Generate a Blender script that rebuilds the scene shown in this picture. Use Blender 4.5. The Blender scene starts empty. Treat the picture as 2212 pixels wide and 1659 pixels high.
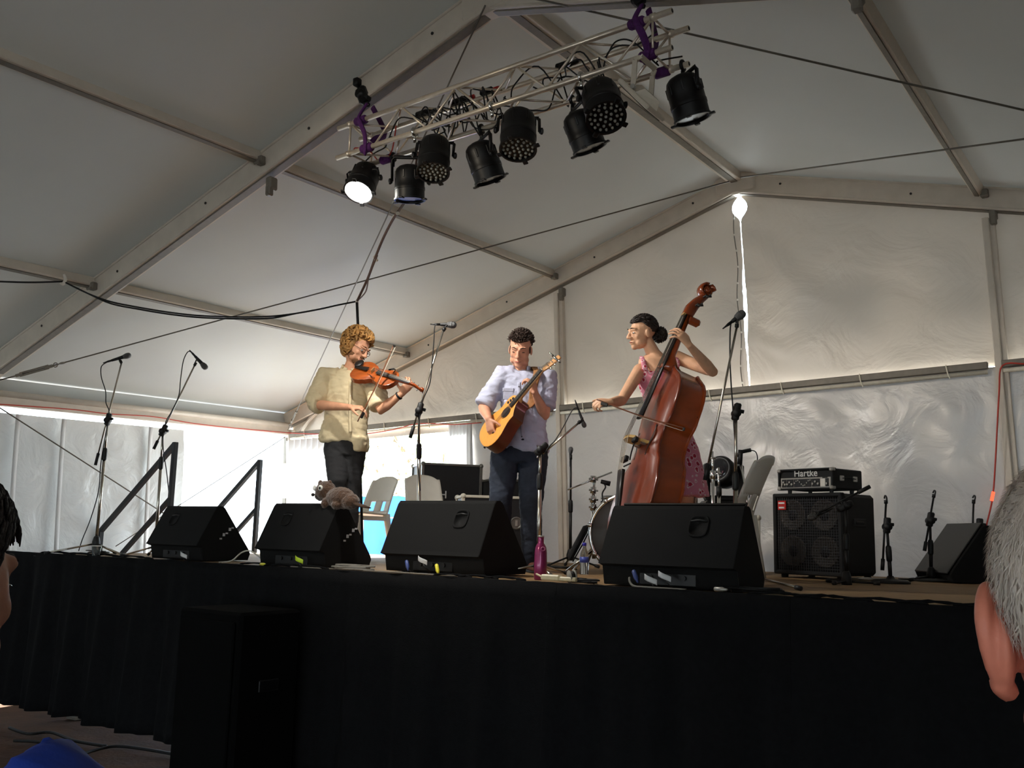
import bpy, math, random
from mathutils import Vector, Matrix, noise
V = Vector
rnd = random.Random(7)
scene = bpy.context.scene
COL = scene.collection

# ------------------------------------------------------------------ camera
H = 1.33                                   # stage height above the ground
CAM = V((3.3166, -8.7247, H + .2771)); YAW, PITCH, ROLL, FPX = .6151, .1563, .0243, 2054.27
_r = V((math.cos(YAW), math.sin(YAW), 0)); _f = V((-math.sin(YAW)*math.cos(PITCH), math.cos(YAW)*math.cos(PITCH), math.sin(PITCH)))
_u = _r.cross(_f)
CR = _r*math.cos(ROLL) + _u*math.sin(ROLL); CU = -_r*math.sin(ROLL) + _u*math.cos(ROLL)
cam_data = bpy.data.cameras.new('camera'); cam = bpy.data.objects.new('camera', cam_data); COL.objects.link(cam)
cam_data.sensor_width = 36; cam_data.lens = 36*FPX/2212; cam_data.clip_start = .05; cam_data.clip_end = 400
cam.matrix_world = Matrix(((CR.x, CU.x, -_f.x, CAM.x), (CR.y, CU.y, -_f.y, CAM.y), (CR.z, CU.z, -_f.z, CAM.z), (0, 0, 0, 1)))
scene.camera = cam

# ------------------------------------------------------------------ world, sun, exposure
world = bpy.data.worlds.new('world'); scene.world = world; world.use_nodes = True
wn = world.node_tree; bgn = wn.nodes['Background']
bgn.inputs[0].default_value = (.76, .90, 1.0, 1); bgn.inputs[1].default_value = 7.2
sun_d = bpy.data.lights.new('sun', 'SUN'); sun = bpy.data.objects.new('sun', sun_d); COL.objects.link(sun)
sun_d.energy = 52; sun_d.angle = .01; sun_d.color = (1, .98, .95)
sun.rotation_euler = V((-.12, .78, .62)).to_track_quat('Z', 'Y').to_euler()
vs = scene.view_settings
vs.view_transform = 'Standard'; vs.look = 'None'; vs.gamma = 1; vs.use_curve_mapping = False; vs.exposure = 0.0
scene.cycles.use_denoising = True
scene.cycles.max_bounces = 10; scene.cycles.diffuse_bounces = 6; scene.cycles.transmission_bounces = 6; scene.cycles.transparent_max_bounces = 8
scene.cycles.sample_clamp_indirect = 8

def spot(name, loc, target, power, angle, blend=.5, color=(1, .9, .78), size=.05):
    d = bpy.data.lights.new(name, 'SPOT'); o = bpy.data.objects.new(name, d); COL.objects.link(o)
    d.energy = power; d.spot_size = math.radians(angle); d.spot_blend = blend; d.color = color; d.shadow_soft_size = size
    o.location = loc; o.rotation_euler = (V(loc)-V(target)).to_track_quat('Z', 'Y').to_euler()
    return o

spot('house_lamp', (-1.6, -8.6, 4.2), (-.6, -2.9, H+1.3), 330, 46, .7, (1, .86, .66), .18)      # front-of-house lamp on the audience rafter

# ------------------------------------------------------------------ measuring helpers (pixel of the photo + a real depth -> point)
FH = V((-math.sin(YAW), math.cos(YAW), 0)); RH = V((math.cos(YAW), math.sin(YAW), 0)); UP = V((0, 0, 1)); TOCAM = -FH
def ray(x, y): return _f + CR*((x-1106)/FPX) - CU*((y-829.5)/FPX)
def PD(x, y, d): v = ray(x, y); return CAM + v*(d/v.dot(FH))
def PY(x, y, yy): v = ray(x, y); return CAM + v*((yy-CAM.y)/v.y)
def PX(x, y, xx): v = ray(x, y); return CAM + v*((xx-CAM.x)/v.x)
def PZ(x, y, z=H): v = ray(x, y); return CAM + v*((z-CAM.z)/v.z)
def DEP(p): return (V(p)-CAM).dot(FH)

# ------------------------------------------------------------------ materials
def lin(c):
    return tuple(((v/255)/12.92 if v/255 <= .04045 else ((v/255+.055)/1.055)**2.4) for v in c)
MATS = {}
def mat(name, rgb, rough=.6, metal=0, var=.08, scale=30, bump=0, bscale=60, spec=.5, trans=0, emit=0, ior=1.45, stretch=None, sheen=0, coat=0):
    """procedural principled material: noise-varied colour, optional bump"""
    if name in MATS: return MATS[name]
    m = bpy.data.materials.new(name); m.use_nodes = True; nt = m.node_tree; b = nt.nodes['Principled BSDF']
    c = lin(rgb)
    tc = nt.nodes.new('ShaderNodeTexCoord'); mp = nt.nodes.new('ShaderNodeMapping')
    nt.links.new(tc.outputs['Object'], mp.inputs[0])
    if stretch: mp.inputs['Scale'].default_value = stretch
    if var:
        n = nt.nodes.new('ShaderNodeTexNoise'); n.inputs['Scale'].default_value = scale; n.inputs['Detail'].default_value = 4
        nt.links.new(mp.outputs[0], n.inputs['Vector'])
        r = nt.nodes.new('ShaderNodeValToRGB'); r.color_ramp.elements[0].position = .3; r.color_ramp.elements[1].position = .7
        r.color_ramp.elements[0].color = (*[v*(1-var) for v in c], 1); r.color_ramp.elements[1].color = (*[min(1, v*(1+var)) for v in c], 1)
        nt.links.new(n.outputs['Fac'], r.inputs[0]); nt.links.new(r.outputs[0], b.inputs['Base Color'])
    else: b.inputs['Base Color'].default_value = (*c, 1)
    b.inputs['Roughness'].default_value = rough; b.inputs['Metallic'].default_value = metal
    b.inputs['Specular IOR Level'].default_value = spec; b.inputs['IOR'].default_value = ior
    if trans: b.inputs['Transmission Weight'].default_value = trans
    if sheen: b.inputs['Sheen Weight'].default_value = sheen
    if coat: b.inputs['Coat Weight'].default_value = coat; b.inputs['Coat Roughness'].default_value = .12
    if emit: b.inputs['Emission Color'].default_value = (*c, 1); b.inputs['Emission Strength'].default_value = emit
    if bump:
        n2 = nt.nodes.new('ShaderNodeTexNoise'); n2.inputs['Scale'].default_value = bscale; n2.inputs['Detail'].default_value = 5
        nt.links.new(mp.outputs[0], n2.inputs['Vector'])
        bp = nt.nodes.new('ShaderNodeBump'); bp.inputs['Strength'].default_value = bump; bp.inputs['Distance'].default_value = .01
        nt.links.new(n2.outputs['Fac'], bp.inputs['Height']); nt.links.new(bp.outputs[0], b.inputs['Normal'])
    MATS[name] = m; return m

def cloth_mat(name, rgb, translucency, bump=.3, bscale=3.0, gloss=.05, rough=.35, tint=None):
    """white PVC tent cloth: diffuse + light coming through + a slight sheen"""
    m = bpy.data.materials.new(name); m.use_nodes = True; nt = m.node_tree; nt.nodes.clear()
    out = nt.nodes.new('ShaderNodeOutputMaterial'); c = lin(rgb)
    tc = nt.nodes.new('ShaderNodeTexCoord')
    n = nt.nodes.new('ShaderNodeTexNoise'); n.inputs['Scale'].default_value = 1.3; n.inputs['Detail'].default_value = 6
    nt.links.new(tc.outputs['Object'], n.inputs['Vector'])
    r = nt.nodes.new('ShaderNodeValToRGB'); r.color_ramp.elements[0].color = (*[v*.93 for v in c], 1); r.color_ramp.elements[1].color = (*[min(.95, v*1.05) for v in c], 1)
    nt.links.new(n.outputs['Fac'], r.inputs[0])
    n2 = nt.nodes.new('ShaderNodeTexNoise'); n2.inputs['Scale'].default_value = bscale; n2.inputs['Detail'].default_value = 6; n2.inputs['Distortion'].default_value = 1.2
    nt.links.new(tc.outputs['Object'], n2.inputs['Vector'])
    bp = nt.nodes.new('ShaderNodeBump'); bp.inputs['Strength'].default_value = bump; bp.inputs['Distance'].default_value = .05
    nt.links.new(n2.outputs['Fac'], bp.inputs['Height'])
    d = nt.nodes.new('ShaderNodeBsdfDiffuse'); t = nt.nodes.new('ShaderNodeBsdfTranslucent'); g = nt.nodes.new('ShaderNodeBsdfGlossy')
    nt.links.new(r.outputs[0], d.inputs['Color'])
    t.inputs['Color'].default_value = (*(lin(tint) if tint else c), 1)
    g.inputs['Roughness'].default_value = rough; g.inputs['Color'].default_value = (.9, .9, .9, 1)
    for x in (d, g): nt.links.new(bp.outputs[0], x.inputs['Normal'])
    m1 = nt.nodes.new('ShaderNodeMixShader'); m1.inputs[0].default_value = translucency
    nt.links.new(d.outputs[0], m1.inputs[1]); nt.links.new(t.outputs[0], m1.inputs[2])
    m2 = nt.nodes.new('ShaderNodeMixShader'); m2.inputs[0].default_value = gloss
    nt.links.new(m1.outputs[0], m2.inputs[1]); nt.links.new(g.outputs[0], m2.inputs[2])
    nt.links.new(m2.outputs[0], out.inputs[0])
    MATS[name] = m; return m

def emit_mat(name, rgb, strength):
    m = bpy.data.materials.new(name); m.use_nodes = True; nt = m.node_tree; nt.nodes.clear()
    out = nt.nodes.new('ShaderNodeOutputMaterial'); e = nt.nodes.new('ShaderNodeEmission')
    e.inputs[0].default_value = (*lin(rgb), 1); e.inputs[1].default_value = strength
    nt.links.new(e.outputs[0], out.inputs[0]); MATS[name] = m; return m

# ------------------------------------------------------------------ objects
def tag(o, label=None, cat=None, group=None, kind=None):
    if label: o['label'] = label
    if cat: o['category'] = cat
    if group: o['group'] = group
    if kind: o['kind'] = kind
    return o
def thing(name, label, cat, loc=(0, 0, 0), group=None, kind=None):
    o = bpy.data.objects.new(name, None); COL.objects.link(o); o.location = loc; o.empty_display_size = .1
    return tag(o, label, cat, group, kind)
def wloc(o):
    p = V((0, 0, 0))
    while o: p = p + V(o.location); o = o.parent
    return p

def perp(d):
    d = V(d).normalized(); a = V((0, 0, 1)) if abs(d.z) < .9 else V((1, 0, 0))
    s = d.cross(a).normalized(); return s, s.cross(d).normalized()

class MB:
    """collects shapes in world coordinates; build() links them as ONE mesh object"""
    def __init__(s): s.v = []; s.f = []; s.m = []; s.cur = 0
    def add(s, vs, fs):
        k = len(s.v); s.v += [V(p) for p in vs]; s.f += [tuple(i+k for i in f) for f in fs]; s.m += [s.cur]*len(fs); return s
    def box(s, c, size, ax=None, bev=0):
        c = V(c); ax = ax or (V((1, 0, 0)), V((0, 1, 0)), V((0, 0, 1)))
        h = [x/2 for x in size]
        if not bev:
            vs = [c+ax[0]*(h[0]*i)+ax[1]*(h[1]*j)+ax[2]*(h[2]*k) for i in (-1, 1) for j in (-1, 1) for k in (-1, 1)]
            return s.add(vs, [(0, 1, 3, 2), (4, 6, 7, 5), (0, 4, 5, 1), (2, 3, 7, 6), (0, 2, 6, 4), (1, 5, 7, 3)])
        vs = []; b = min(bev, *[x*.98 for x in h])
        for i in (-1, 1):
            for j in (-1, 1):
                for k in (-1, 1):
                    for q in range(3):
                        t = [h[0]-b, h[1]-b, h[2]-b]; t[q] = h[q]
                        vs.append(c+ax[0]*(t[0]*i)+ax[1]*(t[1]*j)+ax[2]*(t[2]*k))
        def I(i, j, k, q): return ((i > 0)*4+(j > 0)*2+(k > 0))*3+q
        fs = []
        for q in range(3):
            o = [x for x in range(3) if x != q]
            for sg in (-1, 1):
                ring = []
                for a, bb in ((-1, -1), (1, -1), (1, 1), (-1, 1)):
                    t = [0, 0, 0]; t[q] = sg; t[o[0]] = a; t[o[1]] = bb; ring.append(I(*t, q))
                fs.append(tuple(ring))
        for q in range(3):
            o = [x for x in range(3) if x != q]
            for a in (-1, 1):
                for bb in (-1, 1):
                    e = []
                    for sg in (-1, 1):
                        t = [0, 0, 0]; t[q] = sg; t[o[0]] = a; t[o[1]] = bb; e.append((I(*t, o[0]), I(*t, o[1])))
                    fs.append((e[0][0], e[0][1], e[1][1], e[1][0]))
        for i in (-1, 1):
            for j in (-1, 1):
                for k in (-1, 1): fs.append((I(i, j, k, 0), I(i, j, k, 1), I(i, j, k, 2)))
        return s.add(vs, fs)
    def bar(s, p, q, w, h, up=None):
        p, q = V(p), V(q); d = (q-p); L = d.length; d = d/L
        if up is None: a, b = perp(d)
        else: a = d.cross(V(up)).normalized(); b = a.cross(d).normalized()
        return s.box((p+q)/2, (L, w, h), (d, a, b))
    def rings(s, rings, cap=True, close=False):
        n = len(rings[0]); vs = [p for r in rings for p in r]; fs = []
        m = len(rings)
        for i in range(m-(0 if close else 1)):
            for j in range(n):
                a, b = i*n+j, i*n+(j+1) % n; c, d = ((i+1) % m)*n+(j+1) % n, ((i+1) % m)*n+j
                fs.append((a, b, c, d))
        if cap and not close: fs.append(tuple(range(n-1, -1, -1))); fs.append(tuple((m-1)*n+j for j in range(n)))
        return s.add(vs, fs)
    def tube(s, pts, r, n=8, close=False, round_=False, flat=None, side=None):
        """tube along points; r number or list; flat = ratio of the second half-axis, side = direction of the first"""
        pts = [V(p) for p in pts]; m = len(pts)
        rs = list(r) if isinstance(r, (list, tuple)) else [r]*m
        fl = flat if isinstance(flat, (list, tuple)) else [flat or 1]*m
        tn = []
        for i in range(m):
            a = pts[(i-1) % m] if (i or close) else pts[0]; b = pts[(i+1) % m] if (i < m-1 or close) else pts[-1]
            t = (b-a); tn.append(t.normalized() if t.length > 1e-9 else V((0, 0, 1)))
        if side is not None: sd = V(side)
        else: sd = perp(tn[0])[0]
        items = []
        for i in range(m):
            sd = (sd - tn[i]*sd.dot(tn[i]));
            sd = sd.normalized() if sd.length > 1e-6 else perp(tn[i])[0]
            items.append((pts[i], tn[i], sd.copy(), rs[i], fl[i]))
            if side is not None: sd = V(side)
        if round_ and not close:
            a = items[0]; z = items[-1]; pre = []; post = []
            for k in (1, 2, 3):
                th = k*math.pi/2/3.2
                pre.insert(0, (a[0]-a[1]*a[3]*math.sin(th)*min(1, a[4]), a[1], a[2], a[3]*math.cos(th), a[4])); post.append((z[0]+z[1]*z[3]*math.sin(th)*min(1, z[4]), z[1], z[2], z[3]*math.cos(th), z[4]))
            items = pre+items+post
        R = []
        for p, t, sd, r_, f_ in items:
            b = t.cross(sd)
            R.append([p+sd*(r_*math.cos(2*math.pi*j/n))+b*(r_*f_*math.sin(2*math.pi*j/n)) for j in range(n)])
        return s.rings(R, close=close)
    def cyl(s, p, q, r, r2=None, n=14): return s.tube([p, q], [r, r if r2 is None else r2], n)
    def lathe(s, c, axis, prof, n=20, ref=None):
        """prof: list of (height along axis, radius)"""
        c = V(c); ax = V(axis).normalized(); a, b = perp(ax)
        if ref is not None: a = (V(ref)-ax*V(ref).dot(ax)).normalized(); b = ax.cross(a)
        return s.rings([[c+ax*h+a*(max(r, 1e-4)*math.cos(2*math.pi*j/n))+b*(max(r, 1e-4)*math.sin(2*math.pi*j/n)) for j in range(n)] for h, r in prof])
    def ell(s, c, rad, ax=None, n=16, m=10):
        c = V(c); ax = ax or (V((1, 0, 0)), V((0, 1, 0)), V((0, 0, 1)))
        if not isinstance(rad, (list, tuple)): rad = (rad,)*3
        R = []
        for i in range(m+1):
            th = math.pi*(i+.04 if i == 0 else (i-.04 if i == m else i))/m
            R.append([c+ax[2]*(-rad[2]*math.cos(th))+ax[0]*(rad[0]*math.sin(th)*math.cos(2*math.pi*j/n))+ax[1]*(rad[1]*math.sin(th)*math.sin(2*math.pi*j/n)) for j in range(n)])
        return s.rings(R)
    def loft(s, secs, n=24, power=2.0, cap=True):
        """secs: (centre, half-axis vector a, half-axis vector b)"""
        R = []
        for c, a, b in secs:
            ring = []
            for j in range(n):
                t = 2*math.pi*j/n; ct, st = math.cos(t), math.sin(t)
                ring.append(V(c)+V(a)*(math.copysign(abs(ct)**(2/power), ct))+V(b)*(math.copysign(abs(st)**(2/power), st)))
            R.append(ring)
        return s.rings(R, cap=cap)
    def prism(s, poly, depth):
        """poly: list of points (one face), depth: vector"""
        n = len(poly); d = V(depth); vs = [V(p) for p in poly]+[V(p)+d for p in poly]
        return s.add(vs, [tuple(range(n-1, -1, -1)), tuple(range(n, 2*n))]+[(i, (i+1) % n, n+(i+1) % n, n+i) for i in range(n)])
    def sheet(s, fn, nu, nv, thick=0):
        """fn(u,v) -> point; with thickness it becomes a closed slab"""
        g = [[V(fn(i/nu, j/nv)) for j in range(nv+1)] for i in range(nu+1)]
        if not thick:
            return s.add([p for row in g for p in row], [(i*(nv+1)+j, (i+1)*(nv+1)+j, (i+1)*(nv+1)+j+1, i*(nv+1)+j+1) for i in range(nu) for j in range(nv)])
        N = (nu+1)*(nv+1); top = []; bot = []
        for i in range(nu+1):
            for j in range(nv+1):
                a = g[min(i+1, nu)][j]-g[max(i-1, 0)][j]; b = g[i][min(j+1, nv)]-g[i][max(j-1, 0)]
                nn = a.cross(b); nn = nn.normalized() if nn.length > 1e-12 else V((0, 0, 1))
                top.append(g[i][j]+nn*thick/2); bot.append(g[i][j]-nn*thick/2)
        q = lambda i, j: i*(nv+1)+j
        fs = []
        for i in range(nu):
            for j in range(nv):
                fs.append((q(i, j), q(i+1, j), q(i+1, j+1), q(i, j+1))); fs.append((N+q(i, j), N+q(i, j+1), N+q(i+1, j+1), N+q(i+1, j)))
        for i in range(nu): fs.append((q(i, 0), N+q(i, 0), N+q(i+1, 0), q(i+1, 0))); fs.append((q(i, nv), q(i+1, nv), N+q(i+1, nv), N+q(i, nv)))
        for j in range(nv): fs.append((q(0, j), q(0, j+1), N+q(0, j+1), N+q(0, j))); fs.append((q(nu, j), N+q(nu, j), N+q(nu, j+1), q(nu, j+1)))
        return s.add(top+bot, fs)
    def mesh(s, name, off=V((0, 0, 0))):
        me = bpy.data.meshes.new(name); me.from_pydata([tuple(p-off) for p in s.v], [], s.f); return me
    def build(s, name, m, parent=None, smooth=False, label=None, auto=None):
        off = wloc(parent) if parent else V((0, 0, 0))
        me = s.mesh(name, off); fix_normals(me)
        return link_mesh(name, me, m, parent, smooth, label, mi=s.m if isinstance(m, (list, tuple)) else None)

def fix_normals(me):
    import bmesh
    b = bmesh.new(); b.from_mesh(me); bmesh.ops.recalc_face_normals(b, faces=b.faces); b.to_mesh(me); b.free()
def link_mesh(name, me, m, parent=None, smooth=False, label=None, mi=None):
    if mi:
        for x in m: me.materials.append(x)
        me.polygons.foreach_set('material_index', mi)
    else: me.materials.append(m)
    if smooth: me.shade_smooth() if smooth is True else smooth_angle(me, smooth)
    o = bpy.data.objects.new(name, me); COL.objects.link(o)
    if parent: o.parent = parent
    if label: o['label'] = label
    return o
def smooth_angle(me, ang):
    me.shade_smooth()
    try: me.set_sharp_from_angle(angle=math.radians(ang))
    except Exception: pass
def remesh(mb, voxel, it=4, factor=.5):
    """the union of overlapping closed shapes as one smooth surface"""
    me = mb.mesh('tmp'); o = bpy.data.objects.new('tmp', me); COL.objects.link(o)
    r = o.modifiers.new('r', 'REMESH'); r.mode = 'VOXEL'; r.voxel_size = voxel; r.use_smooth_shade = True
    if it: sm = o.modifiers.new('s', 'SMOOTH'); sm.factor = factor; sm.iterations = it
    dg = bpy.context.evaluated_depsgraph_get(); dg.update()
    out = bpy.data.meshes.new_from_object(o.evaluated_get(dg)); bpy.data.objects.remove(o); bpy.data.meshes.remove(me)
    return out
def place_mesh(name, me, m, parent, fn=None, label=None):
    """a remeshed world-space mesh under a parent; fn moves vertices along their normals"""
    off = wloc(parent) if parent else V((0, 0, 0))
    if fn:
        nr = [v.normal.copy() for v in me.vertices]
        for v, n in zip(me.vertices, nr): v.co = v.co + n*fn(v.co, n)
    for v in me.vertices: v.co = v.co - off
    me.materials.clear(); me.materials.append(m); me.shade_smooth()
    o = bpy.data.objects.new(name, me); COL.objects.link(o)
    if parent: o.parent = parent
    if label: o['label'] = label
    return o
def bez(p, n=8):
    """smooth path through points (Catmull-Rom)"""
    p = [V(x) for x in p]; out = []
    for i in range(len(p)-1):
        a = p[max(i-1, 0)]; b = p[i]; c = p[i+1]; d = p[min(i+2, len(p)-1)]
        for k in range(n):
            t = k/n; out.append(.5*((2*b)+(c-a)*t+(2*a-5*b+4*c-d)*t*t+(3*b-a-3*c+d)*t**3))
    out.append(p[-1]); return out
def text_mesh(name, txt, size, c, right, up, m, parent, depth=.002, label=None):
    cu = bpy.data.curves.new(name, 'FONT'); cu.body = txt; cu.size = size; cu.extrude = depth; cu.align_x = 'CENTER'; cu.align_y = 'CENTER'; cu.offset = size*.012
    o = bpy.data.objects.new('tmp', cu); COL.objects.link(o); dg = bpy.context.evaluated_depsgraph_get(); dg.update()
    me = bpy.data.meshes.new_from_object(o.evaluated_get(dg)); bpy.data.objects.remove(o)
    nrm = V(right).cross(V(up)).normalized(); off = wloc(parent)
    for v in me.vertices: p = v.co.copy(); v.co = V(c)+V(right)*p.x+V(up)*p.y+nrm*p.z-off
    me.materials.clear()
    return link_mesh(name, me, m, parent, label=label)

# common materials
M_alu = mat('aluminium', (205, 198, 186), .35, .85, .05, 25)
M_frame = mat('frame_aluminium', (206, 196, 182), .5, .08, .06, 8)
M_dark_alu = mat('dark_galvanised', (122, 116, 106), .55, .25, .1, 20)
M_black = mat('black_plastic', (16, 16, 17), .55, 0, .2, 40)
M_blackm = mat('black_painted_metal', (14, 14, 15), .42, .2, .2, 30)
M_cable = mat('black_rubber_cable', (15, 15, 16), .6, 0, .1, 20)
M_chrome = mat('chrome', (215, 215, 212), .16, 1.0, .03, 20)
M_carpet = mat('black_cabinet_paint', (15, 15, 15), .85, 0, .25, 220, .25, 350, spec=.25)
M_white = mat('white_plastic', (222, 216, 204), .4, 0, .03, 12)
M_red = mat('red_plastic', (170, 25, 20), .45, 0, .05)

# ================================================================== THE TENT (stands a little out of level on sloping ground)
RX_, RY_ = .0217, -.0291
TM = Matrix.Translation((0, 0, H)) @ Matrix.Rotation(RX_, 4, 'X') @ Matrix.Rotation(RY_, 4, 'Y'); TI = TM.inverted()
S, BAY, HE, HR, HRAIL, XE, ZE = 6.4727, 4.1258, 1.9415, 3.8191, 1.7007, 6.4195, 1.7728
GZ = -H-.12                                                # ground in tent height
def T(x, y, z): return TM @ V((x, y, z))
def TD(x, y, z): return (TM.to_3x3() @ V((x, y, z)))
def _ti(x, y): return TI @ CAM, TI.to_3x3() @ ray(x, y)
def TPY(x, y, yt): o, v = _ti(x, y); return o+v*((yt-o.y)/v.y)      # pixel on a tent plane, tent coordinates
def TPX(x, y, xt): o, v = _ti(x, y); return o+v*((xt-o.x)/v.x)
def roofz(x): return HR+(HE-HR)*abs(x)/S
TX = (TD(1, 0, 0), TD(0, 1, 0), TD(0, 0, 1))

M_roof = cloth_mat('roof_cloth', (190, 191, 188), .003, .15, .8, .03, .4, tint=(212, 210, 196))
M_wallcloth = cloth_mat('wall_cloth', (212, 212, 208), .016, .55, 2.6, .06, .3, tint=(215, 224, 232))
M_backlow = cloth_mat('back_wall_cloth', (194, 188, 180), .0035, .6, 2.6, .06, .3, tint=(205, 220, 235))
M_gable = cloth_mat('gable_cloth', (212, 203, 190), .005, .5, 2.2, .04, .35)
M_sheer = cloth_mat('curtain_cloth', (225, 225, 224), .08, .1, 4, .03, .4)

def ground_mat():
    m = mat('trodden_earth', (84, 56, 36), .95, 0, .35, 3, .8, 25); return m
g = MB(); g.sheet(lambda u, v: (-9+18*u, -19+19.6*v, -.12+.02*noise.noise((u*60, v*50, 0))), 60, 60)
go = MB(); go.sheet(lambda u, v: (-80+160*u, -70+150*v, -.16+.015*noise.noise((u*60, v*50, 0))), 60, 60)
tag(go.build('ground_outside', mat('pale_bounce_grass', (176, 180, 180), .95, 0, .25, 1.5, .5, 12)), 'grass outside the tent, paled to bounce daylight up to the roof', 'ground', kind='structure')  # grass colour paled and cooled so its bounce brightens the roof
tag(g.build('floor', ground_mat()), 'bare brown earth floor under the tent', 'ground', kind='structure')

# roof: one cloth panel for each bay and slope
ceil = thing('ceiling', 'white tent roof cloth stretched over the rafters', 'tent roof', kind='structure')
for b in range(4):
    for sg in (-1, 1):
        mb = MB()
        def fn(u, v, b=b, sg=sg):
            x = sg*u*(S+.1); y = .12 - (b+v)*BAY - (.12 if b else 0)*(1-v)*0
            sag = .035*math.sin(math.pi*v)*math.sin(math.pi*min(1, u*1.02))
            return T(x, y, roofz(x)+.07-sag)
        mb.sheet(fn, 18, 10); mb.build('roof_panel', M_roof, ceil, True)

for sg in (-1, 1):
    for b in range(4):
        mb = MB(); mb.sheet(lambda u, v: T(sg*(XE+.06), -(b+u)*BAY+(.12 if b == 0 else 0)*(1-u), ZE-.03+(roofz(XE+.06)+.06-ZE+.03)*v), 8, 2); mb.build('eave_flap', M_roof, ceil, True)
# rafters: box section with a lip, upper flange, bolt holes
M_hole = mat('dark_bolt_hole', (40, 36, 32), .7)
for b, lab in enumerate(('aluminium rafter pair along the back gable', 'pale aluminium rafter pair that carries the lighting truss', 'aluminium rafter pair above the audience', 'aluminium rafter pair at the audience end')):
    rt = thing('rafter', lab, 'rafter', T(0, -b*BAY, HR), kind='structure')
    y = -b*BAY
    for sg in (-1, 1):
        p0, p1 = (0, y, HR), (sg*S, y, HE)
        dn = V((sg*(HE-HR), 0, -S)).normalized()*1.0; dn = V((dn.x*1, 0, dn.z)) if dn.z < 0 else -dn
        ax = (TD(*(V(p1)-V(p0)).normalized()), TX[1], None); ax = (ax[0], ax[1], ax[0].cross(ax[1]))
        def seg(off, w, h, name, m=M_frame, l0=0., l1=1.):
            mb = MB(); a = V(p0).lerp(V(p1), l0); c = V(p0).lerp(V(p1), l1); mid = (a+c)/2
            mb.box(T(mid.x, mid.y, mid.z)+TX[2]*off, ((c-a).length, w, h), ax, .006); return mb.build(name, m, rt)
        seg(-.045, .10, .19, 'web'); seg(-.135, .125, .022, 'lower_flange'); seg(.045, .125, .02, 'upper_flange'); seg(-.15, .075, .012, 'cloth_track', M_dark_alu)
        for k in range(5):
            q = V(p0).lerp(V(p1), .07+.18*k); mb = MB(); mb.cyl(T(q.x, y-.056, q.z-.03-.02*(k % 2)), T(q.x, y-.049, q.z-.03-.02*(k % 2)), .011, n=8); mb.build('bolt', M_hole, rt)
    mb = MB(); mb.box(T(0, y, HR-.05), (.42, .13, .23), TX, .02); mb.build('apex_plate', M_frame, rt)
    for sg in (-1, 1):
        for k in (1, 2):
            x = sg*S*k/3; mb = MB(); mb.box(T(x+.05, y-.075*(1 if b else 1), roofz(x)-.03), (.06, .05, .07), TX, .008); mb.cyl(T(x+.02, y-.11, roofz(x)-.055), T(x+.08, y-.11, roofz(x)-.055), .012, n=8); mb.build('purlin_bracket', M_dark_alu, rt)
            if k == 1:
                mb = MB(); mb.box(T(x+.09, y, roofz(x)-.2), (.06, .08, .1), TX, .012); mb.box(T(x+.09, y-.02, roofz(x)-.26), (.05, .05, .08), TX, .01); mb.build('post_bracket', M_dark_alu, rt)

# purlins and ridge, one bar per bay
ORD = {0: 'on the ridge', 1: 'a third down the slope', 2: 'two thirds down the slope'}
for b in range(3):
    for k in (-2, -1, 0, 1, 2):
        x = S*k/3; bays = ('the stage bay', 'the bay in front of the stage', 'the audience bay')[b]
        sd = '' if k == 0 else (' left' if k < 0 else ' right')
        r_ = thing('purlin', f'grey aluminium purlin {ORD[abs(k)]} on the{sd} roof of {bays}' if k else f'grey aluminium ridge beam of {bays}', 'purlin', T(x, -(b+.5)*BAY, roofz(x)), kind='structure')
        w, h = (.14, .1) if k == 0 else (.075, .085)
        sl = TX if k == 0 else (TD(*V((1, 0, -math.copysign((HR-HE)/S, k))).normalized()), TX[1], TD(*V((math.copysign((HR-HE)/S, k), 0, 1)).normalized()))
        mb = MB(); mb.box(T(x, -(b+.5)*BAY, roofz(x)+.012), (w, BAY-.1, h), sl, .006); mb.build('bar', M_frame, r_)
        mb = MB(); mb.box(T(x, -(b+.5)*BAY, roofz(x)+.012)-sl[2]*(h/2+.004), (w*.45, BAY-.12, .01), sl); mb.build('groove', M_dark_alu, r_)

# eave beams
for sg in (-1, 1):
    e = thing('eave_beam', 'pale eave beam with round keder tube along the %s roof edge' % ('left' if sg < 0 else 'right'), 'eave beam', T(sg*XE, 0, ZE), kind='structure')
    for b in range(4):
        mb = MB(); mb.box(T(sg*XE, -(b+.5)*BAY, ZE+.0), (.1, BAY-.1, .14), TX, .012); mb.build('beam', M_frame, e)
        mb = MB(); mb.cyl(T(sg*(XE-.06), -b*BAY-.05, ZE+.055), T(sg*(XE-.06), -(b+1)*BAY+.05, ZE+.055), .032); mb.build('tube', M_frame, e, True)
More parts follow.
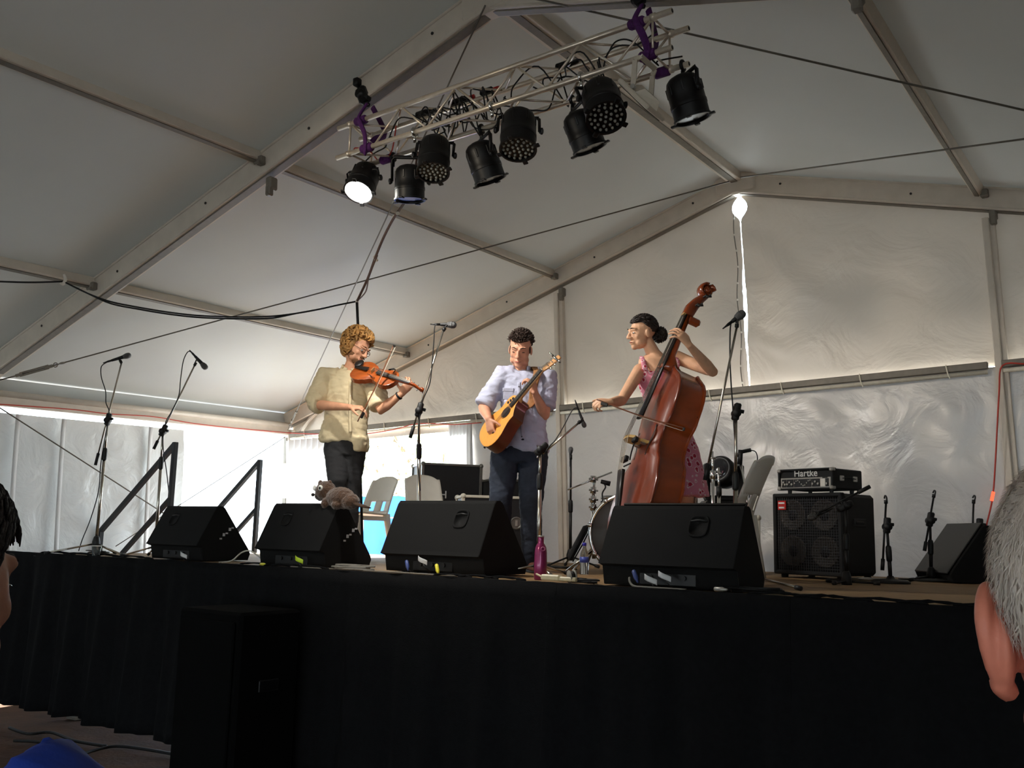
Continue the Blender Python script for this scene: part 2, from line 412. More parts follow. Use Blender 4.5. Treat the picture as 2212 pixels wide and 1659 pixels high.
# corner and side posts
for b in range(4):
    for sg in (-1, 1):
        p = thing('tent_post', '%s side post under rafter %s' % ('left' if sg < 0 else 'right', ('at the back corner', 'beside the stage front', 'in the audience', 'at the far audience end')[b]), 'tent post', T(sg*XE, -b*BAY, GZ), kind='structure')
        mb = MB(); mb.box(T(sg*XE, -b*BAY, (GZ+ZE)/2), (.12, .12, ZE-GZ), TX, .01); mb.build('shaft', M_frame, p)
        mb = MB(); mb.box(T(sg*XE, -b*BAY, GZ+.02), (.3, .3, .03), TX); mb.build('foot_plate', M_dark_alu, p)
        mb = MB(); mb.box(T(sg*XE+.0, -b*BAY-.064, ZE-.28), (.05, .012, .34), TX); mb.box(T(sg*XE, -b*BAY-.064, ZE-.95), (.06, .012, .07), TX); mb.build('plate', M_dark_alu, p)
        mb = MB(); mb.prism([T(sg*XE, -b*BAY-.03, ZE-.25), T(sg*(XE-.55), -b*BAY-.03, ZE+.26), T(sg*(XE-.72), -b*BAY-.03, ZE+.31), T(sg*(XE-.2), -b*BAY-.03, ZE-.02), T(sg*(XE-.05), -b*BAY-.03, ZE-.35)], TD(0, .06, 0)); mb.build('knee', M_frame, p)
# gable posts with plates
for k, nm in ((-1, 'left'), (1, 'right')):
    x = S*k/3+.03; p = thing('gable_post', f'tall {nm} aluminium post of the back gable', 'tent post', T(x, 0, GZ), kind='structure')
    mb = MB(); mb.box(T(x, -.0, (GZ+roofz(x)-.22)/2), (.055, .1, roofz(x)-.22-GZ), TX, .006); mb.build('shaft', M_frame, p)
    mb = MB(); mb.box(T(x+.045, .01, (GZ+roofz(x)-.24)/2), (.045, .06, roofz(x)-.24-GZ), TX, .004); mb.build('keder_rail', M_frame, p)
# back rail in three bays with ties
M_tie = mat('white_tie', (225, 218, 200), .6)
xs = (-XE, -S/3, S/3, XE)
for i in range(3):
    p = thing('wall_rail', 'grey horizontal rail on the back gable, %s' % ('left of the left post', 'between the two posts', 'right of the right post')[i], 'rail', T(xs[i], 0, HRAIL), kind='structure')
    mb = MB(); mb.box(T((xs[i]+xs[i+1])/2, -.03, HRAIL), (xs[i+1]-xs[i]-.1, .05, .06), TX, .006); mb.build('bar', M_dark_alu, p)
    mb = MB(); mb.cyl(T(xs[i]+.06, -.03, HRAIL-.055), T(xs[i+1]-.06, -.03, HRAIL-.055), .018); mb.build('hem_tube', M_tie, p, True)
    n = 6
    for j in range(n):
        x = xs[i]+(j+.5)*(xs[i+1]-xs[i])/n; mb = MB(); mb.tube([T(x-.01, -.06, HRAIL+.035), T(x, -.062, HRAIL-.04), T(x+.015, -.06, HRAIL-.085)], .006, 6); mb.build('tie', M_tie, p)

# back gable: the cloth above the rail in two halves that gape at the centre lacing
def gap(z):
    g = .004+.012*max(0, noise.noise((z*6.5, 3.1, 0)))+.014*max(0, noise.noise((z*15, 8.1, 0)))
    if 2.05 < z < 3.0: g += .013*math.sin((z-2.05)/.95*math.pi)
    if 3.42 < z < 3.66: g += .075*math.sin((z-3.42)/.24*math.pi)
    return g
wb = thing('wall_back', 'creased white cloth back wall of the tent above the rail', 'tent wall', T(0, 0, HRAIL), kind='structure')
for sg in (-1, 1):
    def fn(u, v, sg=sg):
        top0 = HR-.0
        z = HRAIL+(top0-HRAIL)*v
        xm = S*(HR-.0-z)/(HR-HE) if z > HE-.0 else S
        xm = min(xm, XE)
        g0 = gap(z); x = sg*(g0+(max(xm, .03)-g0)*u)
        yy = .055+.018*noise.noise((x*1.1+z*.9, z*1.6-x*.3, sg*3.))+.012*noise.noise((x*3+z*3, z*2.2, 5))*(1+1.5*math.exp(-abs(x)*3))
        return T(x, yy, z)
    mb = MB(); mb.sheet(fn, 70, 60); mb.build('gable_panel', M_gable, wb, True)
# centre lacing: rope and eyelets
lc = thing('lacing_rope', 'thin rope with white toggles lacing the centre gap of the back gable', 'rope', T(-.05, .03, 1.7))
mb = MB(); mb.tube([T(-.055+.012*math.sin(z*9), .03, z) for z in [1.72+i*.045 for i in range(40)]], .005, 6); mb.build('rope', M_dark_alu, lc, True)
for k in range(11):
    z = 1.78+k*.165; mb = MB(); mb.ell(T(-.05+.012*math.sin(z*9), .02, z), .011, n=8, m=6); mb.build('toggle', M_white, lc, True)

# lower back wall
def lower(name, x0, x1, z0, z1, amp, label, m=M_backlow, pleat=0, yo=.02, nu=60, nv=40, cat='tent wall'):
    def fn(u, v):
        x = x0+(x1-x0)*u; z = z0+(z1-z0)*v
        yy = yo+amp*noise.noise((x*1.7+z*.8, z*1.3-x*.6, 7.7))+amp*.5*noise.noise((x*4+2*z, z*4-x, 1.2))
        if pleat: yy += pleat*math.sin(u*math.pi*2*7+.8*math.sin(z*2))
        return T(x, yy, z)
    mb = MB(); mb.sheet(fn, nu, nv); return tag(mb.build(name, m, None, True), label, cat, kind='structure')
OX0 = TPY(716, 1000, 0).x; OX1 = TPY(978, 1000, 0).x; OZ = TPY(880, 940, 0).z
lower('wall_back_lower', S/3-.02, XE, GZ, HRAIL-.01, .02, 'white cloth below the rail right of the right gable post')
lower('wall_back_lower', -S/3-.02, S/3+.02, GZ, HRAIL-.01, .03, 'wrinkled white plastic wall below the rail between the gable posts', nu=120, nv=90)
lower('wall_back_lower', OX1+.25, -S/3+.02, GZ, HRAIL-.01, .02, 'white cloth below the rail between the opening and the left post')
lower('wall_back_lower', -XE+.05, OX1+.3, OZ, HRAIL-.04, .012, 'white cloth valance hanging from the rail over the doorway', nu=60, nv=10)
lower('door_curtain', OX1-.02, OX1+.33, GZ, HRAIL-.07, .01, 'pleated white curtain drawn to the side by the bright doorway', M_sheer, .022, -.05, 90, 20, 'curtain')
lower('door_curtain', -XE+.03, OX0, GZ, HRAIL-.08, .01, 'gathered white curtain beside the back corner post', M_sheer, .03, -.08, 90, 20, 'curtain')

# left wall: cloth from the ground to a bright slot below the eave; the stage-side bay stands open
YO = TPX(398, 1000, -XE).y
def wall_side(name, sg, y0, y1, label, ztop, amp=.03):
    def fn(u, v):
        y = y0+(y1-y0)*u; z = GZ+(ztop-GZ)*v
        xx = sg*(XE+.02)+amp*noise.noise((y*1.2+z*1.1, z*1.2, 2.2))+.5*amp*noise.noise((y*4-z*3, z*3+y, 9.2))
        return T(xx, y, z)
    mb = MB(); mb.sheet(fn, 90, 40); return tag(mb.build(name, M_wallcloth if sg < 0 else M_backlow, None, True), label, 'tent wall', kind='structure')
wall_side('wall_left', -1, YO, -BAY-.05, 'shiny white plastic left side wall next to the stage', ZE-.13)
wall_side('wall_left', -1, -BAY-.1, -2*BAY, 'white plastic left side wall in front of the stage', ZE-.13)
wall_side('wall_left', -1, -2*BAY, -3*BAY, 'white plastic left side wall of the audience', ZE-.13)
for b in range(3): wall_side('wall_right', 1, -b*BAY, -(b+1)*BAY, 'white plastic right side wall, bay %s' % ('beside the stage', 'before the stage', 'of the audience')[b], ZE-.02)
# seam straps on the left wall
for i, (x_, y_) in enumerate(((28, 1000), (128, 1000), (318, 1000))):
    p = TPX(x_, y_, -XE); mb = MB(); mb.sheet(lambda u, v: T(-XE+.045+.012*math.sin(v*6), p.y-.025+.05*u, GZ+(ZE-.14-GZ)*v), 2, 24, .004)
    tag(mb.build('trim_%d' % (i+1), M_sheer, None, True), ('narrow', 'middle', 'broad')[i]+' vertical seam on the left tent wall, '+('nearest the audience', 'second from the opening', 'nearest the opening')[i], 'seam', kind='structure')

# bracing wires
M_wire = mat('steel_wire', (105, 100, 92), .5, .6)
def wire(name, a, b, label, r=.006, m=M_wire, cat='wire', sag=0, turn=None, n=10):
    a, b = V(a), V(b); t = thing(name, label, cat, a)
    pts = [a.lerp(b, i/n)-UP*(sag*4*(i/n)*(1-i/n)) for i in range(n+1)]
    mb = MB(); mb.tube(pts, r, 6); mb.build('strand', m, t, True)
    if turn is not None:
        d = (b-a).normalized(); c = a+d*turn; mb = MB()
        s_, q_ = perp(d)
        for o_ in (-1, 1): mb.tube([c-d*.15+q_*.016*o_, c+d*.15+q_*.016*o_], .008, 6)
        mb.cyl(c-d*.19, c-d*.12, .017, n=8); mb.cyl(c+d*.12, c+d*.19, .017, n=8); mb.build('turnbuckle', M_dark_alu, t)
        mb = MB(); mb.tube([c+d*.22+q_*.022*math.cos(k*.7)+d*.022*math.sin(k*.7) for k in range(9)], .006, 6, close=True); mb.tube([c+d*.29+s_*.02*math.cos(k*.7)+d*.026*math.sin(k*.7) for k in range(9)], .006, 6, close=True); mb.build('shackle', M_dark_alu, t)
    return t
def onroof(x_, y_, drop=.1):
    """pixel on the plane a little under the left / right roof slope (world point)"""
    o, v = _ti(x_, y_)
    best = None
    for sg in (-1, 1):
        # z = HR-drop + (HE-HR)/S * sg*x
        k = (HE-HR)/S*sg; t = (HR-drop+k*o.x-o.z)/(v.z-k*v.x)
        if t > 0:
            p = o+v*t
            if p.x*sg > -.05 and (best is None or t < best[0]): best = (t, p)
    return TM @ best[1]
wire('bracing_wire', onroof(-40, 832, .12), onroof(1575, 392, .12), 'long steel bracing wire with turnbuckle crossing the left roof to the ridge', turn=.55, r=.007)
wire('bracing_wire', onroof(1048, 12, .15), T(-XE+.1, -.12, ZE-.02), 'steel bracing wire dropping from the near apex to the back left corner', turn=7.3, r=.006)
wire('bracing_wire', onroof(1600, 383, .13), onroof(2230, 298, .13), 'upper bracing wire on the right roof', r=.007)
wire('bracing_wire', onroof(1150, -4, .15), onroof(2230, 242, .15), 'steel bracing wire rising across the right roof towards the near apex', r=.007)
a_ = TPX(-30, 862, -XE+.08); b_ = TPX(480, 1190, -XE+.08)
wire('bracing_wire', TM@a_, TM@b_, 'grey bracing wire slanting down the left tent wall', r=.007)
a_ = TPX(616, 944, -XE+.12); b_ = TPX(250, 1180, -XE+.12)
wire('bracing_wire', TM@a_, TM@b_, 'thin bracing wire crossing the bright left doorway', r=.005)

# red cord sagging along the eave and the back rail
M_redcord = mat('red_cord', (190, 60, 45), .5)
t = thing('red_cord', 'thin red cord strung along the left eave and the back rail', 'cord', T(-XE+.1, -2, ZE-.1))
pp = []
for x_, y_ in ((-20, 872), (150, 884), (235, 894), (330, 900), (420, 915), (520, 926), (612, 934)): pp.append(TM @ TPX(x_, y_, -XE+.09))
for x_, y_ in ((640, 936), (700, 938), (780, 938), (850, 928), (905, 915), (980, 917), (1040, 913)): pp.append(TM @ TPY(x_, y_, -.1))
mb = MB(); mb.tube(bez(pp, 5), .006, 5); mb.build('cord', M_redcord, t, True)
t = thing('red_cord', 'red cord hanging beside the right gable post', 'cord', T(2.3, -.1, 0))
mb = MB(); mb.tube(bez([TM @ TPY(x_, y_, -.12) for x_, y_ in ((2212, 786), (2165, 790), (2158, 850), (2150, 1000), (2144, 1075), (2132, 1130), (2126, 1160))], 5), .007, 5); mb.build('cord', M_redcord, t, True)
mb = MB(); mb.tube([TM @ TPY(x_, y_, -.12) for x_, y_ in ((2146, 1062), (2142, 1082))], .014, 6); mb.build('lit_tip', emit_mat('red_glow', (255, 90, 60), 2.2), t, True)

# outside: trees beyond the doorway and a blue tarpaulin
M_leaf = mat('sunlit_leaves', (214, 222, 186), .6, 0, .35, 2); M_bark = mat('bark', (120, 100, 80), .9, 0, .3, 8, .5)  # leaf colour paled to stand in for overexposed daylight
def tree(loc, h, r, label, seed):
    q = random.Random(seed); t = thing('tree', label, 'tree', loc, 'trees beyond the doorway'); loc = V(loc)
    mb = MB(); mb.tube([loc, loc+V((.1, 0, h*.35)), loc+V((0, .1, h*.6))], [.16, .12, .06], 8)
    for k in range(6):
        a = q.uniform(0, 6.3); mb.tube([loc+V((0, 0, h*.4)), loc+V((math.cos(a)*r*.6, math.sin(a)*r*.6, h*.7))], [.06, .02], 6)
    mb.build('trunk', M_bark, t, True)
    mb = MB()
    for k in range(1500):
        d = V((q.gauss(0, 1), q.gauss(0, 1), q.gauss(0, .8))).normalized()*(r*q.uniform(.45, 1)); c = loc+V((0, 0, h*.62))+d
        a = V((q.gauss(0, 1), q.gauss(0, 1), q.gauss(0, 1))).normalized(); b = a.cross(V((q.gauss(0, 1), 1, q.gauss(0, 1)))).normalized(); s_ = q.uniform(.08, .16)
        mb.add([c-a*s_, c+b*s_*.4, c+a*s_, c-b*s_*.4], [(0, 1, 2, 3)])
    tag(mb.build('crown', M_leaf, t), kind='stuff')
tree(PY(960, 1190, 6.0)*1 + V((0, 0, 0)) - UP*(PY(960, 1190, 6.0).z+.1), 5.2, 2.0, 'leafy tree seen through the doorway, right-hand edge', 3)
tree(PY(850, 1190, 13) - UP*(PY(850, 1190, 13).z+.1), 6.2, 2.6, 'paler tree further off in the doorway glare', 5)
M_blue = mat('blue_tarpaulin', (40, 110, 225), .4, 0, .12, 3, .3, 8)
bp = PY(800, 1180, 2.2); t = thing('blue_tarpaulin', 'bright blue tarpaulin over a low stack behind the doorway', 'tarpaulin', (bp.x, bp.y, -.12))
a_, b_ = PY(650, 1075, 2.2), PY(905, 1078, 2.2)
def fn(u, v):
    x = a_.x+(b_.x-a_.x)*u; th = v*3
    y = 2.2-.02+(0 if th < 1 else (th-1)*.9 if th < 2 else .9); z = (-.1+(a_.z+.1)*th if th < 1 else a_.z if th < 2 else a_.z-(th-2)*(a_.z+.1))
    return (x, y+.04*noise.noise((x*3, z*2, 0)), z+.03*noise.noise((x*2.5, y*3, 4)))
mb = MB(); mb.sheet(fn, 40, 30, .01); mb.build('cover', M_blue, t, True)
mb = MB(); mb.tube([(a_.x+.1, 2.16, a_.z-.3), ((a_.x+b_.x)/2, 2.15, a_.z-.33), (b_.x-.1, 2.16, a_.z-.3)], .012, 6); mb.build('rope', M_tie, t, True)

# audience end of the tent
FZ = .1
def fn(u, v):
    x = -XE+2*XE*u; return T(x, -4*BAY+.05+.02*noise.noise((x, v*4, 0)), FZ+(roofz(x)+.05-FZ)*v)
mb = MB(); mb.sheet(fn, 40, 10); tag(mb.build('added_front_screen', M_wallcloth, None, True), 'unseen white cloth added over the audience end to cut daylight on the roof', 'tent wall', kind='structure')  # unseen cloth added to limit daylight entering behind the camera
wall_side('wall_left', -1, -3*BAY, -4*BAY, 'white plastic left side wall at the audience end', ZE-.13)

# ================================================================== STAGE
SX0, SX1, SY0, SY1 = -5.2, 5.0, -4.03, -.35
M_ply = mat('worn_plywood', (132, 104, 68), .7, 0, .3, 6, .15, 40, stretch=(1, 6, 1))
st = thing('stage', 'raised plywood stage deck with black edge on steel legs', 'stage', (0, -2.2, 0), kind='structure')
nx, ny = 8, 3; pw, pd = (SX1-SX0)/nx, (SY1-SY0)/ny
for i in range(nx):
    for j in range(ny):
        mb = MB(); mb.box((SX0+(i+.5)*pw, SY0+(j+.5)*pd, H-.02), (pw-.008, pd-.008, .04), None, .003); mb.build('deck_panel', M_ply, st)
for a_, b_ in (((SX0, SY0+.03), (SX1, SY0+.03)), ((SX0, SY1), (SX1, SY1)), ((SX0+.02, SY0), (SX0+.02, SY1)), ((SX1, SY0), (SX1, SY1))):
    mb = MB(); mb.bar((*a_, H-.1), (*b_, H-.1), .05, .115, UP); mb.build('edge_beam', M_blackm, st)
for i in range(6):
    for j in (0, 1):
        x = SX0+.3+i*(SX1-SX0-.6)/5; y = (SY0+.35, SY1-.2)[j]; mb = MB(); mb.cyl((x, y, -.12), (x, y, H-.15), .03, n=8); mb.box((x, y, -.1), (.14, .14, .02)); mb.build('leg', M_dark_alu, st)
# skirt: pleated black cloth in widths, its top folded over the deck edge
M_skirt = mat('black_skirt_cloth', (20, 20, 21), .95, 0, .15, 30, .2, 120, spec=.08)
def sm_(a, b, x): t = max(0, min(1, (x-a)/(b-a))); return t*t*(3-2*t)
sk = thing('stage_skirt', 'black cloth skirt hanging in folds along the stage front', 'stage skirt', (0, SY0-.05, 0))
br = [-6.25, -3.1, -1.2, .35, 1.69, 3.4, 5.0]; OV = .03
for i in range(6):
    x0, x1 = br[i], br[i+1]; am = (.05, .038, .022, .016, .014, .014)[i]; fr = (15, 13, 9, 7, 6, 6)[i]
    def fn(u, v, x0=x0, x1=x1, am=am, fr=fr, i=i):
        x = x0-OV+(x1-x0+2*OV)*u; z = .02+(H-.015)*v if v < .999 else H+.006
        am = .014+.036*sm_(1.2, -4.5, x); w = am*(1.1-v)*(math.sin(x*13+1.5*noise.noise((x*1.5, z*.5, 0)))+.5*math.sin(x*29+1))
        return (x, SY0-.045-.03*(1-v)+w-.02*(1-v), z+.03*(1-v)*noise.noise((x*2, 0, 0)))
    mb = MB(); mb.sheet(fn, 120, 16, .003)
    mb.sheet(lambda u, v: (x0+(x1-x0)*u, SY0-.045+.075*v+.02*v*noise.noise((u*9+i*4, 1, 2)), H+.005+.006*max(0, noise.noise((u*14+i, v*3, 1)))), 60, 5, .003); mb.build('cloth_width', M_skirt, sk, True)
mb = MB(); mb.cyl((-6.3, SY0-.02, H-.02), (SX0+.05, SY0-.02, H-.02), .02, n=8); mb.build('skirt_rail', M_blackm, sk, True)
for (xa, xb, n_, yo) in ((1.55, 2.75, 5, .0), (-.55, .05, 3, .05), (-2.4, -1.6, 3, .05), (-5.1, -3.6, 4, .03)):
    for k in range(n_):
        x = xa+(xb-xa)*(k+.5)/n_; w = (xb-xa)/n_*.8
        mb = MB(); mb.tube(bez([(x-w, SY0+yo, H+.008), (x-w*.3, SY0+yo+.03*rnd.random(), H+.02), (x+w*.4, SY0+yo+.02, H+.014), (x+w, SY0+yo-.02, H+.008)], 5), [.004]+[.009+.008*rnd.random() for _ in range(14)]+[.004], 6, flat=.6, side=(0, 1, 0)); mb.build('fold', M_skirt, sk, True)
# loudspeaker stack standing in the dark before the skirt
M_dkbox = mat('matt_black_wood', (7, 7, 7), .9, 0, .15, 90, .2, 200, spec=.08)
sp = PD(515, 1400, 6.45); sb = thing('floor_loudspeaker', 'black loudspeaker cabinet standing in the dark before the stage skirt', 'loudspeaker', (sp.x, sp.y, -.12))
mb = MB(); mb.box((sp.x, sp.y, .48), (.62, .5, 1.2), None, .02); mb.build('cabinet', M_dkbox, sb)
mb = MB(); mb.box((sp.x, sp.y-.26, .48), (.54, .02, 1.08), None, .008); mb.build('grille', M_dkbox, sb)
for q in (-1, 1): mb = MB(); mb.box((sp.x+.313*q, sp.y, .62), (.012, .16, .07), None, .004); mb.build('handle', M_blackm, sb)
# stairs with two handrails at the left end
M_rail = mat('black_box_section', (24, 26, 30), .5, .3, .1, 20)
sr = thing('stage_stairs', 'short black stairs at the left end of the stage', 'stairs', (SX0-.6, -2.1, -.12))
for k in range(5):
    mb = MB(); mb.box((SX0-.12-.19*k, -2.28, H-.24-.24*k), (.22, .95, .04), None, .004); mb.build('tread', M_rail, sr)
for y in (-2.74, -1.82): mb = MB(); mb.bar((SX0-.02, y, H-.2), (SX0-.98, y, .02), .04, .16, UP); mb.build('stringer', M_rail, sr)
for (tx, ty, mx, my, lab) in ((379, 955, 379, 1072, 'black stair handrail nearer the audience, rising from behind the microphone stand'), (562, 993, 560, 1095, 'black stair handrail further back against the bright doorway')):
    a = PX(tx, ty, SX0); m_ = PX(mx, my, SX0); t = thing('handrail', lab, 'handrail', (a.x, a.y, H)); y = a.y
    mb = MB(); mb.box((a.x, y, (a.z+H-.12)/2), (.05, .05, a.z-H+.12), None, .006); mb.build('post', M_rail, t)
    sl = .76 if ty < 970 else .80
    mb = MB(); mb.bar((a.x, y, a.z-.02), (a.x-1.3, y, a.z-.02-1.3*sl), .045, .045, UP); mb.build('top_rail', M_rail, t)
    mb = MB(); mb.bar((a.x, y, m_.z-.02), (a.x-1.15, y, m_.z-.02-1.15*sl), .04, .04, UP); mb.build('mid_rail', M_rail, t)
    mb = MB(); mb.bar((a.x-1.2, y, a.z-.02-1.2*sl), (a.x-1.2, y, -.1), .045, .045); mb.build('post', M_rail, t)

# ================================================================== FLOOR MONITORS
def monitor(O, a, w, label, hpos=.7, d=.55, h=.455, name='floor_monitor', hsz=1.0, io=0):
    """O rear bottom left corner on the deck, a = width direction"""
    O = V(O); a = V(a).normalized(); b = V((-a.y, a.x, 0)); t = thing(name, label, 'floor monitor', O+a*(w/2)+b*(d/2), 'wedge floor monitors')
    pr = [(.07, .008), (.05, .11), (0, .125), (.015, .15), (.165, h-.02), (.185, h), (.235, h), (.255, h-.012), (d-.01, .085), (d, .06), (d-.02, .008)]
    def pt(s, q): return O+a*s+b*q[0]+UP*q[1]
    mb = MB(); mb.rings([[pt(s, q) for q in pr] for s in (0, w)]); mb.build('cabinet', M_carpet, t)
    for s in (0, w):                                     # end cheeks, slightly proud, with rounded look
        mb = MB(); s_ = s-.004 if s == 0 else s+.004
        cy_ = sum(q[0] for q in pr)/len(pr); cz_ = sum(q[1] for q in pr)/len(pr)
        mb.rings([[pt(s_, (cy_+(q[0]-cy_)*.985, cz_+(q[1]-cz_)*.985)) for q in pr], [pt(s_+(.012 if s == 0 else -.012), q) for q in pr]]); mb.build('cheek', M_carpet, t)
    # grille on the sloping baffle
    n = (b*(h-.09)+UP*(d-.26)).normalized(); mid = O+a*(w/2)+b*((.255+d-.01)/2)+UP*((h-.012+.085)/2); dn = (b*(d-.265)-UP*(h-.1)).normalized()
    mb = MB(); mb.box(mid+n*.008, (w-.05, .46, .014), (a, dn, n), .004); mb.build('grille', M_blackm, t)
    # recessed handle on the rear panel
    rn = (-b*(h-.17)+UP*.15).normalized(); ru = (b*.15+UP*(h-.17)).normalized()
    hc = O+a*(w*hpos)+b*.115+UP*(.125+(h-.145)*.70)-rn*.0
    mb = MB(); ring = []
    for r_, dp in ((1.0, .002), (.97, .005), (.84, .005), (.76, -.012), (.6, -.03)):
        ring.append([hc+a*(math.copysign(abs(math.cos(k*math.pi/10))**.6, math.cos(k*math.pi/10))*.055*r_*hsz)+ru*(math.copysign(abs(math.sin(k*math.pi/10))**.6, math.sin(k*math.pi/10))*.062*r_*hsz)+rn*dp for k in range(20)])
    mb.rings(ring); hd = mb.build('handle_cup', M_carpet, t, True)
    mb = MB(); mb.tube([hc-a*.045*hsz+rn*.002+ru*.03, hc+rn*.006+ru*.035, hc+a*.045*hsz+rn*.002+ru*.03], .006, 6); mb.build('handle_bar', M_black, hd, True)
    mb = MB(); mb.box(O+a*(w/2)+b*.062+UP*.06, (.34, .012, .085), (a, b, UP), .003); pn = mb.build('connector_plate', M_blackm, t)
    for k in range(3): mb = MB(); mb.cyl(O+a*(w/2-.1+.1*k)+b*.058+UP*.06, O+a*(w/2-.1+.1*k)+b*.045+UP*.06, .014, n=10); mb.build('socket', M_black, pn)
    return t
def corner(px_, y): p = PY(px_, 1210, y); return V((p.x, y, H+.001))
AX = V((1, 0, 0))
m1 = monitor(corner(312, -3.93), AX, .66, 'black wedge monitor leftmost on the stage edge, beside the stair handrail', .3, .54, .44)
m2 = monitor(corner(548, -3.93), AX, .68, 'black wedge monitor with the plush animal sitting on top', .3, .54, .465)
m3 = monitor(corner(821, -3.80), AX, .84, 'wide black wedge monitor in front of the guitarist', .72, .56, .49, hsz=1.1)
m4 = monitor(corner(1293, -3.95), AX, .80, 'wide black wedge monitor in front of the double bass', .70, .45, .455, hsz=1.1)
q = PD(2205, 1257, 6.95); monitor(V((q.x, q.y, H)), FH, .6, 'black wedge monitor half hidden behind the white-haired head', .5, .5, .42)
# white lettering marks on the cheeks of the two left monitors and tape on plugs
M_mark = mat('white_print', (205, 205, 205), .6); M_tape = mat('yellow_tape', (225, 215, 60), .5)
for mo, px_, y_ in ((m1, 490, 1152), (m2, 757, 1155)):
    x = wloc(mo).x+(.33 if mo is m1 else .34)+.006; c = PX(px_, y_, x); mb = MB()
    for k in range(5): mb.box(c+V((0, (k-2)*.028, (k-2)*.022+.01*(k % 2))), (.003, .022, .012+.012*(k % 2)))
    mb.build('print', M_mark, mo)

# ================================================================== MICROPHONES AND STANDS
M_pole = mat('polished_tube', (190, 184, 172), .25, .95, .03, 20)
M_dkpole = mat('black_tube', (28, 27, 27), .4, .4, .1, 20)
M_mesh = mat('mic_grille', (95, 95, 95), .4, .8, .35, 400, .5, 500)
def microphone(label, tail, head, s=1.0, grp='vocal microphones'):
    tail, head = V(tail), V(head); d = (head-tail).normalized(); t = thing('microphone', label, 'microphone', tail, grp)
    L = (head-tail).length
    mb = MB(); mb.lathe(tail, d, [(0, .010*s), (L*.05, .0115*s), (L*.62, .0165*s), (L*.74, .019*s), (L*.76, .017*s)], 14); mb.build('body', M_black, t, True)
    mb = MB(); mb.lathe(head, d, [(-.045*s, .018*s), (-.038*s, .022*s), (-.02*s, .0255*s), (0, .0265*s), (.012*s, .024*s), (.022*s, .015*s), (.026*s, .004)], 16); mb.lathe(head-d*.012*s, d, [(-.004, .0275*s), (.004, .0275*s)], 16); mb.build('grille', M_mesh, t, True)
    mb = MB(); mb.lathe(tail, -d, [(0, .0095*s), (.03, .0095*s), (.05, .006), (.075, .004)], 10); mb.build('plug', M_dkpole, t, True)
    return t
def mic_stand(label, foot, top, D, clutch=None, boom=None, grip=None, legs=3, leglen=.36, hubz=.12, lower=None, flat=False, clip=None, dark=False, rot=0.4, cl=None, name='microphone_stand', clen=.11):
    """all points: (px,py) on a plane at depth D; foot world point or px on deck"""
    P = lambda q: PD(q[0], q[1], q[2] if len(q) > 2 else D)
    f = foot if isinstance(foot, V) else None
    tp = P(top)
    if f is None: f = P(foot); f = V((f.x, f.y, H))
    t = thing(name, label, 'microphone stand', f, 'microphone stands on stage')
    mp = M_dkpole if dark else M_pole
    hub = V((f.x, f.y, H+hubz)); ax = (tp-hub).normalized()
    jn = hub.lerp(tp, lower or .62)
    mb = MB(); mb.cyl(hub-UP*.0, jn, .0135); mb.build('lower_tube', mp, t, True)
    mb = MB(); mb.cyl(jn, tp, .0095); mb.build('upper_tube', M_dkpole if (dark or not lower) else M_pole, t, True)
    mb = MB(); mb.lathe(jn-ax*.06, ax, [(0, .016), (.01, .02), (.07, .021), (.1, .019), (.11, .013)], 12); mb.build('height_clutch', M_black, t, True)
    if not flat:
        mb = MB(); mb.lathe(V((f.x, f.y, H+hubz-.06)), UP, [(0, .02), (.01, .034), (.05, .034), (.09, .024), (.1, .016)], 12); mb.build('hub', M_black, t, True)
        for k in range(legs):
            a = rot+k*2*math.pi/3; e = V((f.x+math.cos(a)*leglen, f.y+math.sin(a)*leglen, H+.016))
            mb = MB(); mb.cyl(V((f.x, f.y, H+hubz-.03))+(e-f).normalized()*.02, e, .008, n=8); lg = mb.build('leg', mp, t, True)
            d = (e-V((f.x, f.y, H+hubz-.03))).normalized(); mb = MB(); mb.cyl(e-d*.035, e+d*.006, .0135, n=10); mb.build('rubber_foot', M_black, lg, True)
    else:
        mb = MB(); mb.lathe(V((f.x, f.y, H+.001)), UP, [(0, .13), (.012, .13), (.022, .11), (.03, .03), (hubz+.02, .02)], 24); mb.build('round_base', M_black, t, True)
    if boom:
        b0, b1 = P(boom[0]), P(boom[1]); d = (b1-b0).normalized()
        mb = MB(); mb.cyl(b0, b1, .0075, n=10); mb.build('boom', mp, t, True)
        mb = MB(); mb.cyl(tp-TOCAM*.03, tp+TOCAM*.035, .026, n=14); mb.box(tp+d*.01, (clen, .042, .045), (d, d.cross(TOCAM).normalized(), TOCAM), .008); mb.cyl(tp-ax*.03, tp+ax*.02, .016); mb.build('boom_clutch', M_black, t, True)
        kb = d.cross(TOCAM).normalized(); mb = MB(); mb.cyl(tp+d*.02+kb*.02, tp+d*.02+kb*.045, .012, n=10); mb.build('clutch_knob', M_black, t)
        if grip: g0 = b0; mb = MB(); mb.cyl(g0, g0+d*grip, .0135, n=10); mb.build('counter_grip', M_black, t, True)
        ce = b1; cd = d
    else: ce = tp; cd = ax
    if clip is not False:
        c1 = P(clip) if clip else ce+cd*.05
        mb = MB(); mb.cyl(ce-cd*.01, ce+(c1-ce)*.6, .013, n=10); mb.build('clip_mount', M_black, t, True)
        dd = (c1-ce).normalized(); mb = MB(); mb.tube([c1+TOCAM*(.02*math.cos(k*.5+.6))+dd*(.02*math.sin(k*.5+.6)-.0) for k in range(-5, 6)], .006, 6); mb.build('clip', M_black, t, True)
    return t
M_cab2 = M_cable
def cable(name, label, pts, r=.0045, m=None, n=6, grp='microphone cables', cat='cable'):
    pts = bez([V(p) for p in pts], n); mb = MB(); mb.tube(pts, r, 6)
    return tag(mb.build(name, m or M_cab2, None, True), label, cat, grp)
d1 = 8.55
